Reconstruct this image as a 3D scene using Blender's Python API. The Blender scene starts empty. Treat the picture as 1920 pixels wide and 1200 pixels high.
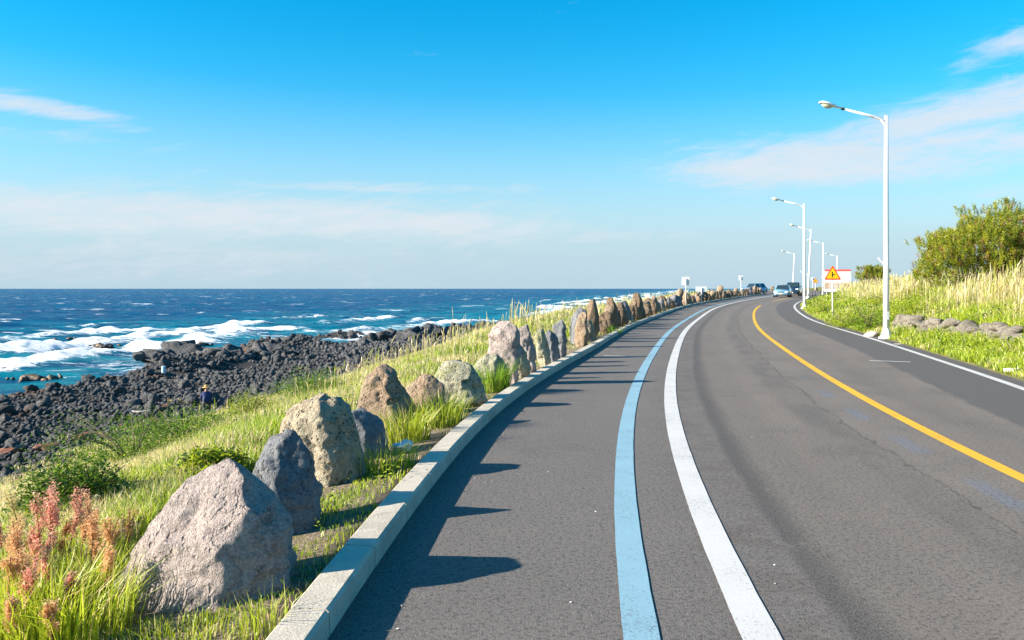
import bpy, bmesh, math, random
import numpy as np
from mathutils import Vector, Matrix

# ------------------------------------------------------------------ camera, sky, sun, exposure
random.seed(7); RNG = np.random.default_rng(7)
scene = bpy.context.scene
C = scene.collection
R = math.radians
CAMZ = 1.7; FPX = 1600.0; HX, HY = 960.0, 541.0      # photograph: focal length and horizon in its pixels
cam_d = bpy.data.cameras.new('camera'); cam = bpy.data.objects.new('camera', cam_d); C.objects.link(cam)
cam.location = (0, 0, CAMZ); cam.rotation_euler = (R(90), 0, 0)
cam_d.sensor_width = 36.0; cam_d.lens = 30.0; cam_d.shift_y = -59.0/1920.0
cam_d.clip_start = 0.1; cam_d.clip_end = 60000
scene.camera = cam
SUN_AZ, SUN_EL = 12.0, 22.3                          # light travels to +X, a little to +Y
Ldir = Vector((math.cos(R(SUN_AZ))*math.cos(R(SUN_EL)), math.sin(R(SUN_AZ))*math.cos(R(SUN_EL)), -math.sin(R(SUN_EL))))
sun_d = bpy.data.lights.new('sun', 'SUN'); sun = bpy.data.objects.new('sun', sun_d); C.objects.link(sun)
sun_d.energy = 5.0; sun_d.angle = R(0.5); sun_d.color = (1.0, 0.89, 0.74)
sun.rotation_euler = Ldir.to_track_quat('-Z', 'Y').to_euler(); sun.location = (-40, -10, 30)
scene.view_settings.view_transform = 'Standard'; scene.view_settings.look = 'None'
scene.view_settings.gamma = 1.0; scene.view_settings.exposure = 1.6
scene.view_settings.use_curve_mapping = False

world = bpy.data.worlds.new('World'); scene.world = world; world.use_nodes = True
wn, wl = world.node_tree.nodes, world.node_tree.links
for n in list(wn): wn.remove(n)
def W(t, **k):
    n = wn.new(t)
    for a, b in k.items(): setattr(n, a, b)
    return n
def wm(op, a, b=None, c=None, clamp=False):
    n = W('ShaderNodeMath', operation=op); n.use_clamp = clamp
    for i, v in enumerate((a, b, c)):
        if v is None: continue
        if isinstance(v, (int, float)): n.inputs[i].default_value = v
        else: wl.new(v, n.inputs[i])
    return n.outputs[0]
sky = W('ShaderNodeTexSky', sky_type='NISHITA'); sky.sun_disc = False
sky.sun_elevation = R(SUN_EL); sky.sun_rotation = R(-90-SUN_AZ)
sky.air_density = 1.0; sky.dust_density = 0.6; sky.ozone_density = 3.0; sky.altitude = 0
hs = W('ShaderNodeHueSaturation'); hs.inputs['Saturation'].default_value = 1.62; hs.inputs['Hue'].default_value = 0.485
wl.new(sky.outputs[0], hs.inputs['Color'])
tc = W('ShaderNodeTexCoord'); sp = W('ShaderNodeSeparateXYZ'); wl.new(tc.outputs['Generated'], sp.inputs[0])
az = wm('ARCTAN2', sp.outputs[0], sp.outputs[1]); el = wm('ARCSINE', sp.outputs[2])
cmb = W('ShaderNodeCombineXYZ'); wl.new(wm('MULTIPLY', az, 3.2), cmb.inputs[0]); wl.new(wm('MULTIPLY', el, 17.0), cmb.inputs[1])
nz1 = W('ShaderNodeTexNoise'); nz1.inputs['Scale'].default_value = 1.5; nz1.inputs['Detail'].default_value = 9; nz1.inputs['Roughness'].default_value = .6; nz1.inputs['Distortion'].default_value = .5
wl.new(cmb.outputs[0], nz1.inputs['Vector'])
cmb2 = W('ShaderNodeCombineXYZ'); wl.new(wm('MULTIPLY', az, 9.0), cmb2.inputs[0]); wl.new(wm('MULTIPLY', wm('SUBTRACT', el, wm('MULTIPLY', az, .12)), 42.0), cmb2.inputs[1])
nz2 = W('ShaderNodeTexNoise'); nz2.inputs['Scale'].default_value = 1.6; nz2.inputs['Detail'].default_value = 12; nz2.inputs['Roughness'].default_value = .70; nz2.inputs['Distortion'].default_value = .9
wl.new(cmb2.outputs[0], nz2.inputs['Vector'])
def bank(px, py, wx, wy, k, amp):                    # a cloud bank round one direction of the sky (degrees from photo pixels)
    a0 = math.atan((px-HX)/FPX); e0 = math.atan((HY-py)/FPX*math.cos(a0)); sx = wx/FPX; sy = wy/FPX
    da = wm('SUBTRACT', az, a0); de = wm('SUBTRACT', wm('SUBTRACT', el, e0), wm('MULTIPLY', da, k))
    q = wm('ADD', wm('POWER', wm('ABSOLUTE', wm('DIVIDE', da, sx)), 3.0), wm('POWER', wm('ABSOLUTE', wm('DIVIDE', de, sy)), 2.0))
    return wm('MULTIPLY', wm('EXPONENT', wm('MULTIPLY', q, -1.0)), amp)
banks = [bank(480, 408, 680, 50, -.02, 1.08), bank(1640, 292, 400, 52, .02, 1.2), bank(1800, 215, 420, 44, .22, 1.12), bank(60, 198, 170, 20, -.10, 1.0),
         bank(1880, 90, 90, 28, .3, .8), bank(700, 352, 330, 14, .0, .7), bank(1180, 440, 200, 22, .0, .6), bank(1890, 355, 70, 22, .1, .6), bank(150, 470, 900, 60, 0, .55), bank(60, 255, 220, 18, 0, .5)]
msk = banks[0]
for b in banks[1:]: msk = wm('MAXIMUM', msk, b)
den = wm('ADD', wm('MULTIPLY', nz1.outputs[0], .48), wm('MULTIPLY', nz2.outputs[0], .52))
def wramp(v, a, b):
    n = W('ShaderNodeMapRange', interpolation_type='SMOOTHSTEP'); wl.new(v, n.inputs[0]); n.inputs[1].default_value = a; n.inputs[2].default_value = b
    return n.outputs[0]
cl = wramp(wm('ADD', den, wm('MULTIPLY', wm('SUBTRACT', msk, 1.0), .36)), .23, .60)
cl2 = wm('MULTIPLY', wramp(den, .60, .80), .35)       # thin scattered cirrus everywhere
cl = wm('MULTIPLY', wm('MAXIMUM', cl, cl2), .86)
hz = W('ShaderNodeMixRGB'); wl.new(wm('MULTIPLY', wm('EXPONENT', wm('MULTIPLY', wm('POWER', wm('DIVIDE', wm('MAXIMUM', el, 0.0), .155), 2.0), -1.0)), .95), hz.inputs[0])   # pale sea air low over the horizon, all round
wl.new(hs.outputs[0], hz.inputs[1]); hz.inputs[2].default_value = (2.05, 2.80, 3.35, 1)
mix = W('ShaderNodeMixRGB'); wl.new(cl, mix.inputs[0]); wl.new(hz.outputs[0], mix.inputs[1]); mix.inputs[2].default_value = (3.2, 3.4, 3.65, 1)
bg = W('ShaderNodeBackground'); bg.inputs['Strength'].default_value = 0.080
wl.new(mix.outputs[0], bg.inputs['Color'])
wo = W('ShaderNodeOutputWorld'); wl.new(bg.outputs[0], wo.inputs['Surface'])

# ------------------------------------------------------------------ noise and small helpers
_perm = np.random.default_rng(3).permutation(256); _perm = np.concatenate([_perm, _perm, _perm])
_grad = np.random.default_rng(4).normal(size=(256, 3)); _grad /= np.linalg.norm(_grad, axis=1)[:, None]
def perlin(p):
    p = np.asarray(p, float); i = np.floor(p).astype(int); f = p - i; i &= 255
    u = f*f*f*(f*(f*6-15)+10); out = 0
    for dx in (0, 1):
        for dy in (0, 1):
            for dz in (0, 1):
                h = _perm[_perm[_perm[i[..., 0]+dx]+i[..., 1]+dy]+i[..., 2]+dz] & 255
                d = f - np.array([dx, dy, dz])
                w = (u[..., 0] if dx else 1-u[..., 0])*(u[..., 1] if dy else 1-u[..., 1])*(u[..., 2] if dz else 1-u[..., 2])
                out = out + w*(_grad[h]*d).sum(-1)
    return out*1.6
def fbm(p, octv=4, gain=.5):
    p = np.asarray(p, float); a, s, out = 1.0, 1.0, 0
    for k in range(octv): out = out + a*perlin(p*s+17.3*k); a *= gain; s *= 2.03
    return out
def n2(x, y, sc, octv=3, seed=0.0):
    x, y = np.broadcast_arrays(np.asarray(x, float), np.asarray(y, float))
    return fbm(np.stack([x*sc, y*sc, np.full_like(x, seed+.37)], -1), octv)
def sstep(a, b, x): t = np.clip((np.asarray(x, float)-a)/(b-a), 0, 1); return t*t*(3-2*t)

def tag(o, label=None, cat=None, group=None, kind=None):
    if label: o['label'] = label
    if cat: o['category'] = cat
    if group: o['group'] = group
    if kind: o['kind'] = kind
    return o
def link(name, me, mat=None, parent=None, smooth=False):
    o = bpy.data.objects.new(name, me); C.objects.link(o)
    if mat is not None and not me.materials: me.materials.append(mat)
    if parent is not None: o.parent = parent
    if smooth: me.shade_smooth()
    return o
def empty(name, loc=(0, 0, 0), rz=0.0):
    o = bpy.data.objects.new(name, None); C.objects.link(o); o.location = loc; o.rotation_euler = (0, 0, rz); o.empty_display_size = .2
    return o
def np_mesh(name, V, F):                             # F: (n,3) or (n,4) index array
    V = np.asarray(V, np.float32); F = np.asarray(F, np.int32); k = F.shape[1]
    me = bpy.data.meshes.new(name); me.vertices.add(len(V)); me.vertices.foreach_set('co', V.ravel())
    me.loops.add(F.size); me.loops.foreach_set('vertex_index', F.ravel())
    me.polygons.add(len(F)); me.polygons.foreach_set('loop_start', np.arange(0, F.size, k, dtype=np.int32))
    me.update(calc_edges=True); return me
def attr(me, name, vals):
    vals = np.asarray(vals, np.float32)
    if vals.ndim == 2:
        a = me.attributes.new(name, 'FLOAT_COLOR', 'POINT'); c = np.ones((len(vals), 4), np.float32); c[:, :3] = vals[:, :3]; a.data.foreach_set('color', c.ravel())
    else:
        a = me.attributes.new(name, 'FLOAT', 'POINT'); a.data.foreach_set('value', vals)
def grid_faces(nr, nc, closed=False):
    r, c = np.meshgrid(np.arange(nr-1), np.arange(nc if closed else nc-1), indexing='ij'); c2 = (c+1) % nc
    return np.stack([r*nc+c, r*nc+c2, (r+1)*nc+c2, (r+1)*nc+c], -1).reshape(-1, 4)
def bm_mesh(name, bm):
    bmesh.ops.recalc_face_normals(bm, faces=bm.faces); me = bpy.data.meshes.new(name); bm.to_mesh(me); bm.free(); return me
def bm_box(bm, c, s, rz=0.0, bevel=0.0):
    r = bmesh.ops.create_cube(bm, size=1.0); vs = r['verts']
    bmesh.ops.scale(bm, vec=s, verts=vs)
    if bevel:
        es = list({e for v in vs for e in v.link_edges}); g = bmesh.ops.bevel(bm, geom=es, offset=bevel, segments=2, affect='EDGES'); vs = list({v for f in g['faces'] for v in f.verts} | {v for v in vs if v.is_valid})
    if rz: bmesh.ops.rotate(bm, verts=vs, cent=(0, 0, 0), matrix=Matrix.Rotation(rz, 3, 'Z'))
    bmesh.ops.translate(bm, vec=c, verts=vs); return vs
def tube(bm, pts, rad, seg=10, cap=True):
    pts = [Vector(p) for p in pts]; rings = []
    for i, p in enumerate(pts):
        t = (pts[min(i+1, len(pts)-1)]-pts[max(i-1, 0)]).normalized()
        a = t.cross(Vector((0, 1, 0))) if abs(t.y) < .9 else t.cross(Vector((1, 0, 0))); a.normalize(); b = t.cross(a)
        r = rad[i] if isinstance(rad, (list, tuple)) else rad
        rings.append([bm.verts.new(p+(a*math.cos(k*2*math.pi/seg)+b*math.sin(k*2*math.pi/seg))*r) for k in range(seg)])
    for q in range(len(rings)-1):
        for k in range(seg): bm.faces.new((rings[q][k], rings[q][(k+1) % seg], rings[q+1][(k+1) % seg], rings[q+1][k]))
    if cap: bm.faces.new(rings[0][::-1]); bm.faces.new(rings[-1])
def prism(bm, poly, axis_vec, off=(0, 0, 0)):        # poly: 3-D points of one cap, extruded by axis_vec
    a = [bm.verts.new(Vector(p)+Vector(off)) for p in poly]; b = [bm.verts.new(Vector(p)+Vector(off)+Vector(axis_vec)) for p in poly]
    bm.faces.new(a[::-1]); bm.faces.new(b)
    for i in range(len(a)): bm.faces.new((a[i], a[(i+1) % len(a)], b[(i+1) % len(a)], b[i]))

# ------------------------------------------------------------------ materials
class NT:
    def __init__(s, name):
        s.m = bpy.data.materials.new(name); s.m.use_nodes = True; s.n = s.m.node_tree.nodes; s.l = s.m.node_tree.links
        s.b = s.n['Principled BSDF']; s.out = s.n['Material Output']
    def new(s, t, **k):
        n = s.n.new(t)
        for a, b in k.items(): setattr(n, a, b)
        return n
    def put(s, sock, v):
        if isinstance(v, bpy.types.NodeSocket): s.l.new(v, sock)
        elif isinstance(v, tuple) and len(v) == 3 and sock.type == 'RGBA': sock.default_value = (*v, 1)
        else: sock.default_value = v
    def math(s, op, a, b=0.0, c=0.0, clamp=False):
        n = s.new('ShaderNodeMath', operation=op); n.use_clamp = clamp
        for i, v in enumerate((a, b, c)): s.put(n.inputs[i], v)
        return n.outputs[0]
    def coord(s, kind='Object', scale=(1, 1, 1)):
        t = s.new('ShaderNodeTexCoord'); m = s.new('ShaderNodeMapping'); m.inputs['Scale'].default_value = scale; s.l.new(t.outputs[kind], m.inputs[0]); return m.outputs[0]
    def noise(s, vec, scale, detail=5, rough=.55, dist=0.0):
        n = s.new('ShaderNodeTexNoise'); s.l.new(vec, n.inputs['Vector']); n.inputs['Scale'].default_value = scale; n.inputs['Detail'].default_value = detail; n.inputs['Roughness'].default_value = rough; n.inputs['Distortion'].default_value = dist
        return n.outputs[0]
    def voro(s, vec, scale, feature='F1', rand=1.0):
        n = s.new('ShaderNodeTexVoronoi', feature=feature); s.l.new(vec, n.inputs['Vector']); n.inputs['Scale'].default_value = scale; n.inputs['Randomness'].default_value = rand; return n.outputs[0]
    def ramp(s, v, a, b, lo=0.0, hi=1.0):
        n = s.new('ShaderNodeMapRange', interpolation_type='SMOOTHSTEP'); s.put(n.inputs[0], v); n.inputs[1].default_value = a; n.inputs[2].default_value = b; n.inputs[3].default_value = lo; n.inputs[4].default_value = hi; return n.outputs[0]
    def mix(s, f, a, b, mode='MIX'):
        n = s.new('ShaderNodeMixRGB', blend_type=mode); s.put(n.inputs[0], f); s.put(n.inputs[1], a); s.put(n.inputs[2], b); return n.outputs[0]
    def attr(s, name, what='Fac'):
        n = s.new('ShaderNodeAttribute'); n.attribute_name = name; return n.outputs[what]
    def bump(s, h, strength=.5, dist=.02, prev=None):
        n = s.new('ShaderNodeBump'); n.inputs['Strength'].default_value = strength; n.inputs['Distance'].default_value = dist; s.l.new(h, n.inputs['Height'])
        if prev is not None: s.l.new(prev, n.inputs['Normal'])
        return n.outputs[0]
    def done(s, col=None, rough=None, normal=None, **k):
        if col is not None: s.put(s.b.inputs['Base Color'], col)
        if rough is not None: s.put(s.b.inputs['Roughness'], rough)
        if normal is not None: s.l.new(normal, s.b.inputs['Normal'])
        for a, v in k.items(): s.put(s.b.inputs[a.replace('_', ' ')], v)
        return s.m
def plain(name, col, rough=.5, metal=0.0, dirt=.12, scale=6.0, **k):
    t = NT(name); v = t.coord(); f = t.noise(v, scale, 6, .65)
    c = t.mix(t.ramp(f, .35, .75, 0, dirt), col, (col[0]*.45, col[1]*.42, col[2]*.38))
    return t.done(c, t.ramp(f, .3, .7, rough*.85, min(1, rough*1.15)), Metallic=metal, **k)

def stone_mat(name, base, alt, lichen=None, pit=1.0, lich_amt=.5):
    t = NT(name); v = t.coord(); base = tuple(x*.98 for x in base); alt = tuple(x*1.02 for x in alt)
    a = t.noise(v, 2.2, 6, .6, .3); b = t.noise(v, 12, 7, .72); fine = t.noise(v, 70, 4, .7); mid = t.noise(v, 5, 6, .7, .5)
    c = t.mix(t.ramp(a, .36, .64), base, alt)
    c = t.mix(t.ramp(mid, .50, .66, 0, .75), c, tuple(x*.42 for x in base))
    c = t.mix(t.ramp(b, .38, .66, 0, .6), c, tuple(x*.5 for x in base))
    c = t.mix(t.ramp(fine, .48, .70, 0, .6), c, tuple(min(1, x*1.9) for x in base))
    if lichen: c = t.mix(t.ramp(t.noise(v, 3.1, 6, .68, .6), .50, .62, 0, lich_amt), c, lichen)
    c = t.mix(t.ramp(t.noise(v, 1.7, 7, .75, .8), .58, .68, 0, .45), c, (.38, .36, .31))
    pm = t.ramp(t.noise(v, 4.0, 3), .34, .56)
    p1 = t.math('MULTIPLY', t.ramp(t.voro(v, 22), .12, .36, 1, 0), pm); p2 = t.ramp(t.voro(v, 60), .08, .36, 1, 0)
    dv = t.new('ShaderNodeVectorMath', operation='ADD'); nzc = t.new('ShaderNodeTexNoise'); t.l.new(v, nzc.inputs['Vector']); nzc.inputs['Scale'].default_value = 3.5; nzc.inputs['Detail'].default_value = 6
    sc_ = t.new('ShaderNodeVectorMath', operation='SCALE'); t.l.new(nzc.outputs[1], sc_.inputs[0]); sc_.inputs['Scale'].default_value = .55; t.l.new(v, dv.inputs[0]); t.l.new(sc_.outputs[0], dv.inputs[1])
    crack = t.math('MULTIPLY', t.ramp(t.voro(dv.outputs[0], 2.3, 'DISTANCE_TO_EDGE'), .004, .03, 1, 0), t.ramp(a, .42, .55))
    c = t.mix(t.math('MULTIPLY', crack, .22), c, tuple(x*.25 for x in base)); c = t.mix(t.math('MULTIPLY', p1, .5*pit, clamp=True), c, tuple(x*.3 for x in base))
    pits = t.math('ADD', t.math('MULTIPLY', p1, 1.0*pit), t.math('MULTIPLY', p2, .5*pit))
    h = t.math('SUBTRACT', t.math('ADD', t.math('ADD', t.math('MULTIPLY', b, 1.3), t.math('MULTIPLY', mid, 1.2)), t.math('MULTIPLY', fine, .45)), t.math('ADD', pits, t.math('MULTIPLY', crack, .35)))
    return t.done(c, .92, t.bump(h, 1.0, .035), Specular_IOR_Level=.25)
M = {}
M['stone_pink'] = stone_mat('stone_pinkish_grey', (.36, .31, .29), (.42, .345, .315), None, .6)
M['stone_blue'] = stone_mat('stone_blue_grey', (.175, .185, .20), (.25, .25, .255), None, .5)
M['stone_tan'] = stone_mat('stone_tan_porous', (.37, .325, .25), (.40, .31, .20), (.42, .40, .29), 1.25)
M['stone_brown'] = stone_mat('stone_brown_porous', (.31, .225, .155), (.36, .275, .20), (.20, .20, .13), 1.1)
M['stone_green'] = stone_mat('stone_lichen', (.40, .385, .28), (.32, .315, .24), (.24, .26, .08), .9, .7)
M['stone_far'] = stone_mat('stone_brown_far', (.20, .145, .10), (.25, .185, .125), (.30, .19, .07), .9, .55)
M['wall_stone'] = stone_mat('wall_stone', (.30, .275, .235), (.34, .29, .24), (.38, .37, .27), 1.0)
M['wall_stone_red'] = stone_mat('wall_stone_red', (.30, .16, .12), (.28, .19, .15), None, .8)
t = NT('lava_rock'); v = t.coord(); oi = t.new('ShaderNodeObjectInfo')
geo = t.new('ShaderNodeNewGeometry'); gp = geo.outputs['Position']
f1 = t.noise(gp, .55, 5, .6); f2 = t.noise(gp, 7, 5, .7)
c = t.mix(t.ramp(f1, .35, .65), (.042, .047, .055), (.100, .100, .102)); c = t.mix(t.ramp(f2, .42, .66, 0, .85), c, (.20, .205, .21))
c = t.mix(t.ramp(t.noise(gp, .12, 4, .6), .60, .72, 0, .75), c, (.12, .05, .022))
M['lava'] = t.done(c, .9, t.bump(t.math('ADD', f2, t.noise(gp, 24, 4, .75)), 1.0, .14), Specular_IOR_Level=.2)
t = NT('wet_reef'); v = t.new('ShaderNodeNewGeometry').outputs['Position']; f = t.noise(v, 1.2, 6, .7)
M['reef'] = t.done(t.mix(t.ramp(f, .4, .6), (.04, .032, .024), (.13, .075, .035)), .45, t.bump(f, .8, .3))
t = NT('seaweed'); v = t.coord(); f = t.noise(v, 9, 5, .7)
M['seaweed'] = t.done(t.mix(t.ramp(f, .35, .65), (.13, .04, .012), (.24, .085, .022)), .6, t.bump(f, .9, .08))
# concrete kerb
t = NT('kerb_concrete'); v = t.coord(); geo = t.new('ShaderNodeNewGeometry').outputs['Position']
f = t.noise(geo, 3, 6, .65); g = t.noise(geo, 60, 4, .7)
c = t.mix(t.ramp(f, .3, .7), (.52, .47, .385), (.42, .38, .315)); c = t.mix(t.ramp(g, .52, .75, 0, .7), c, (.22, .20, .17)); c = t.mix(t.ramp(t.noise(geo, 1.1, 7, .75, .6), .50, .66, 0, .6), c, (.24, .215, .175)); c = t.mix(t.ramp(t.noise(geo, 9, 6, .75), .60, .72, 0, .5), c, (.14, .13, .105))
M['kerb'] = t.done(c, .9, t.bump(t.math('ADD', f, g), .5, .012), Specular_IOR_Level=.3)
def paint_mat(name, col, under=(.075, .072, .07), wear=.5):
    t = NT(name); g = t.new('ShaderNodeNewGeometry').outputs['Position']
    f = t.noise(g, 55, 4, .75); big = t.noise(g, 1.3, 4, .6)
    w = t.ramp(t.math('ADD', f, t.math('MULTIPLY', t.math('SUBTRACT', big, .5), .45)), .57, .68, 0, wear*1.4)
    c = t.mix(t.ramp(big, .35, .7, 0, .25), col, tuple(x*.75 for x in col)); c = t.mix(w, c, under)
    c = t.mix(t.ramp(t.noise(g, 9, 6, .7), .56, .75, 0, .25), c, tuple(x*.55 for x in col))
    return t.done(c, .75, t.bump(f, .4, .006), Specular_IOR_Level=.3)
M['paint_white'] = paint_mat('paint_white', (.50, .495, .48)); M['paint_blue'] = paint_mat('paint_blue', (.20, .345, .425)); M['paint_yellow'] = paint_mat('paint_yellow', (.66, .36, .02))
M['lamp_white'] = plain('lamp_white_enamel', (.80, .80, .80), .35, dirt=.10, scale=2.5)
M['lamp_lens'] = plain('lamp_lens', (.55, .52, .36), .25); M['dark_rubber'] = plain('dark_rubber', (.02, .02, .02), .8)
M['galv'] = plain('galvanised_steel', (.62, .62, .62), .45, dirt=.15)
M['sign_yellow'] = plain('sign_yellow', (.85, .48, .005), .4); M['sign_red'] = plain('sign_red', (.75, .07, .015), .4); M['black'] = plain('black_print', (.015, .015, .015), .5)
M['sign_white'] = plain('sign_white', (.80, .80, .78), .5); M['board_red'] = plain('board_red', (.72, .12, .10), .5); M['board_tan'] = plain('board_tan', (.55, .38, .28), .6)

# ------------------------------------------------------------------ road geometry
def cspline(xs, ys):
    xs, ys = np.array(xs, float), np.array(ys, float); n = len(xs); h = np.diff(xs)
    A = np.eye(n); b = np.zeros(n)
    for i in range(1, n-1):
        A[i, i-1:i+2] = h[i-1], 2*(h[i-1]+h[i]), h[i]; b[i] = 3*((ys[i+1]-ys[i])/h[i]-(ys[i]-ys[i-1])/h[i-1])
    c = np.linalg.solve(A, b); bb = np.diff(ys)/h-h*(2*c[:-1]+c[1:])/3; d = np.diff(c)/(3*h)
    def f(x, der=0):
        x = np.asarray(x, float); i = np.clip(np.searchsorted(xs, x)-1, 0, n-2); q = x-xs[i]
        return ys[i]+bb[i]*q+c[i]*q*q+d[i]*q**3 if der == 0 else bb[i]+2*c[i]*q+3*d[i]*q*q
    return f
Xw = cspline([-14, -4, 4.13, 7.58, 10.5, 15.2, 22.9, 34.4, 48.9, 67.3, 80.7, 100, 135, 170, 210, 330], [.55, .80, 1.21, 1.585, 2.0, 2.82, 4.4, 7.0, 10.8, 16.4, 21.5, 29.6, 43.5, 56, 69, 105])
rz_f = cspline([-20, 0, 40, 50, 62, 80, 92, 104, 120, 140, 170, 210, 400], [0, 0, 0, .05, .21, .45, .60, .72, .81, .88, .96, 1.03, 1.05])
road_z = lambda y: np.where(np.asarray(y) < 40, 0.0, rz_f(y))
def frame(t):                                        # right-hand normal of the road at t
    d = Xw(t, 1); L = np.sqrt(1+d*d); return 1/L, -d/L
def P(t, o): nx, ny = frame(t); return Xw(t)+o*nx, np.asarray(t)+o*ny
def road_st(x, y):                                   # offset from the white edge line, station
    t = np.array(y, float)
    for _ in range(8):
        nx, ny = frame(t); s = (x-Xw(t))*nx+(y-t)*ny; t = y-s*ny
    return s, t
KO = cspline([-14, 4, 10, 22, 34, 60, 130, 330], [-2.05, -2.10, -2.32, -2.24, -2.36, -2.4, -2.4, -2.4])
RLo = cspline([-14, 4, 12, 16, 22, 32, 45, 58, 72, 82, 95, 130, 330], [5.1, 5.3, 5.62, 5.9, 6.15, 6.3, 5.95, 5.75, 5.5, 5.4, 5.5, 6.0, 6.0])   # right edge line offset
RL = lambda t: RLo(t); RE = lambda t: RLo(t)+.42+.05*n2(t, 0*np.asarray(t, float), .7, 3, 2.0)
SIDE0 = 99.5                                         # station of the side road to the right
def corridor(x, y):                                  # 1 inside the side road
    s, t = road_st(x, y); m = SIDE0+.02*(s-5)
    return np.where(s > 3, sstep(6.8, 4.6, np.abs(y-(m-.0*s)-(-.30*(s-5)+.0))), 0)
def ground_z(x, y):
    x, y = np.broadcast_arrays(np.asarray(x, float), np.asarray(y, float))
    s, t = road_st(x, y); rz = road_z(t)
    u = -(s-KO(t))-.2                                # behind the kerb
    p = np.interp(t, [0, 10, 20, 30, 40, 60, 120, 140, 200], [1.3, 1.4, 2.6, 3.9, 5.2, 7, 7, 16, 16])
    und = .22*n2(x, y, .16, 3, 5.0)*sstep(1, 5, u)
    zl = rz+.05-.11*np.minimum(u, 1.5)
    q = np.maximum(u-p, 0); sl = np.where(q < 2, q*q*.08, .32+(q-2)*.32)
    zl = zl-sl+und
    zsh = -4.75-.036*np.maximum(u-22, 0)+.28*n2(x, y, .22, 4, 1.0)+.55*np.maximum(n2(x, y, .06, 3, 8.0), -.4)
    ush = np.interp(t, [0, 40, 62, 83, 99, 124, 150, 200, 330], [44, 46, 50, 61, 67, 63, 56, 50, 50])+5*n2(t, 0*t, .05, 3, 4.0)
    ridge = 1.3*np.exp(-((u-(ush-5))/3.2)**2)*np.clip(.55+1.0*n2(x, y, .09, 3, 9.0), 0, 1.6)
    zsh = zsh+ridge-sstep(-3, 6, u-ush)*3.0
    zsh = zsh-2.9*np.exp(-(((x+42)/9.0)**2+((y-63)/8.0)**2))-1.0*np.exp(-(((x+25)/2.5)**2+((y-78)/4)**2))
    k = .6; zl = np.where(u > 6, np.log(np.exp(np.clip(zl/k, -60, 60))+np.exp(np.clip(zsh/k, -60, 60)))*k, zl)
    v = s-RE(t)
    wv = np.interp(t, [10, 16, 21, 32], [2.6, 2.3, 1.9, .85])
    wz = sstep(34.5, 32.5, t)
    low = np.interp(v, [0, .8, 3], [.015, .09, .3])
    hi1 = np.interp(v-wv, [.2, .5, 2, 4, 8, 16, 60], [.22, .60, 1.15, 1.65, 2.2, 2.6, 2.9])
    zr_w = np.where(v < wv+.25, low, hi1)
    zr_b = np.interp(v, [0, .7, 2, 4, 6, 10, 20, 60], [.015, .10, .42, .95, 1.35, 1.75, 2.3, 2.9])
    bump = .55*np.exp(-(((x-23)/6.5)**2+((y-42)/7)**2))
    zr = rz+(zr_w*wz+zr_b*(1-wz)+bump*sstep(1, 4, v))*(1-corridor(x, y))*np.interp(t, [0, 85, 104, 112, 150, 330], [1, .85, .5, .75, .8, .8])+.16*n2(x, y, .3, 3, 6.0)*sstep(.8, 4, v)*(1-corridor(x, y))
    zr = zr-.03*corridor(x, y)
    z = np.where(u > 0, zl, np.where(v > 0, zr, rz-.06))
    return z
def gz1(x, y): return float(ground_z(np.array([x]), np.array([y]))[0])

def ribbon(name, t0, t1, o0, o1, dz, mat, step=.25, kind='structure', wob=0.0, n_across=1):
    t = np.arange(t0, t1+step*.5, step); cols = []
    for k in range(n_across+1):
        f = k/n_across
        a = o0(t) if callable(o0) else np.full_like(t, o0); b = o1(t) if callable(o1) else np.full_like(t, o1)
        o = a+(b-a)*f
        if wob and (k in (0, n_across)): o = o+wob*n2(t, 0*t+k*7.0, 2.2, 3, 3.0)
        x, y = P(t, o); cols.append(np.stack([x, y, road_z(t)+dz], -1))
    V = np.stack(cols, 1).reshape(-1, 3); me = np_mesh(name, V, grid_faces(len(t), n_across+1))
    F = me.polygons
    oo = np.stack([(o0(t) if callable(o0) else np.full_like(t, o0))+((o1(t) if callable(o1) else np.full_like(t, o1))-(o0(t) if callable(o0) else np.full_like(t, o0)))*k/n_across for k in range(n_across+1)], 1).ravel()
    attr(me, 'lat', oo); attr(me, 'sta', np.repeat(t, n_across+1)); attr(me, 'edge', oo-np.repeat(RL(t), n_across+1))
    o = link(name, me, mat); tag(o, kind=kind)
    if me.polygons[0].normal.z < 0: me.flip_normals()
    return o
# asphalt: new cycle strip, old brown lane, dark strip along the right edge; old blue dashes, crack, tyre seam
t = NT('asphalt'); g = t.new('ShaderNodeNewGeometry').outputs['Position']
lat, sta, edge = t.attr('lat'), t.attr('sta'), t.attr('edge')
cv = t.new('ShaderNodeCombineXYZ'); t.l.new(lat, cv.inputs[0]); t.l.new(t.math('MULTIPLY', sta, .25), cv.inputs[1])
strk = t.noise(cv.outputs[0], 1.6, 5, .6); wob = t.noise(cv.outputs[0], 2.5, 4, .7)
lw = t.math('ADD', lat, t.math('MULTIPLY', t.math('SUBTRACT', wob, .5), .14))
grain = t.noise(g, 95, 3, .8); grain2 = t.noise(g, 32, 4, .75); big = t.noise(g, .45, 5, .6)
new = t.mix(t.ramp(big, .3, .7), (.122, .110, .102), (.142, .127, .116))
old = t.mix(t.ramp(strk, .3, .72), (.146, .124, .106), (.182, .154, .130))
old = t.mix(t.ramp(big, .38, .66, 0, .5), old, (.135, .120, .108))
c = t.mix(t.ramp(lw, .44, .54), new, old)
seam = t.math('MULTIPLY', t.ramp(lw, .40, .50), t.ramp(lw, .52, .80, 1, 0))
c = t.mix(t.math('MULTIPLY', seam, .75), c, (.045, .042, .042))
brown = t.math('MULTIPLY', t.ramp(lw, -.45, .1), t.ramp(lw, .35, .55, 1, 0)); c = t.mix(t.math('MULTIPLY', brown, t.ramp(t.noise(g, 2.2, 6, .75), .42, .62, 0, .6)), c, (.085, .066, .058))
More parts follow.
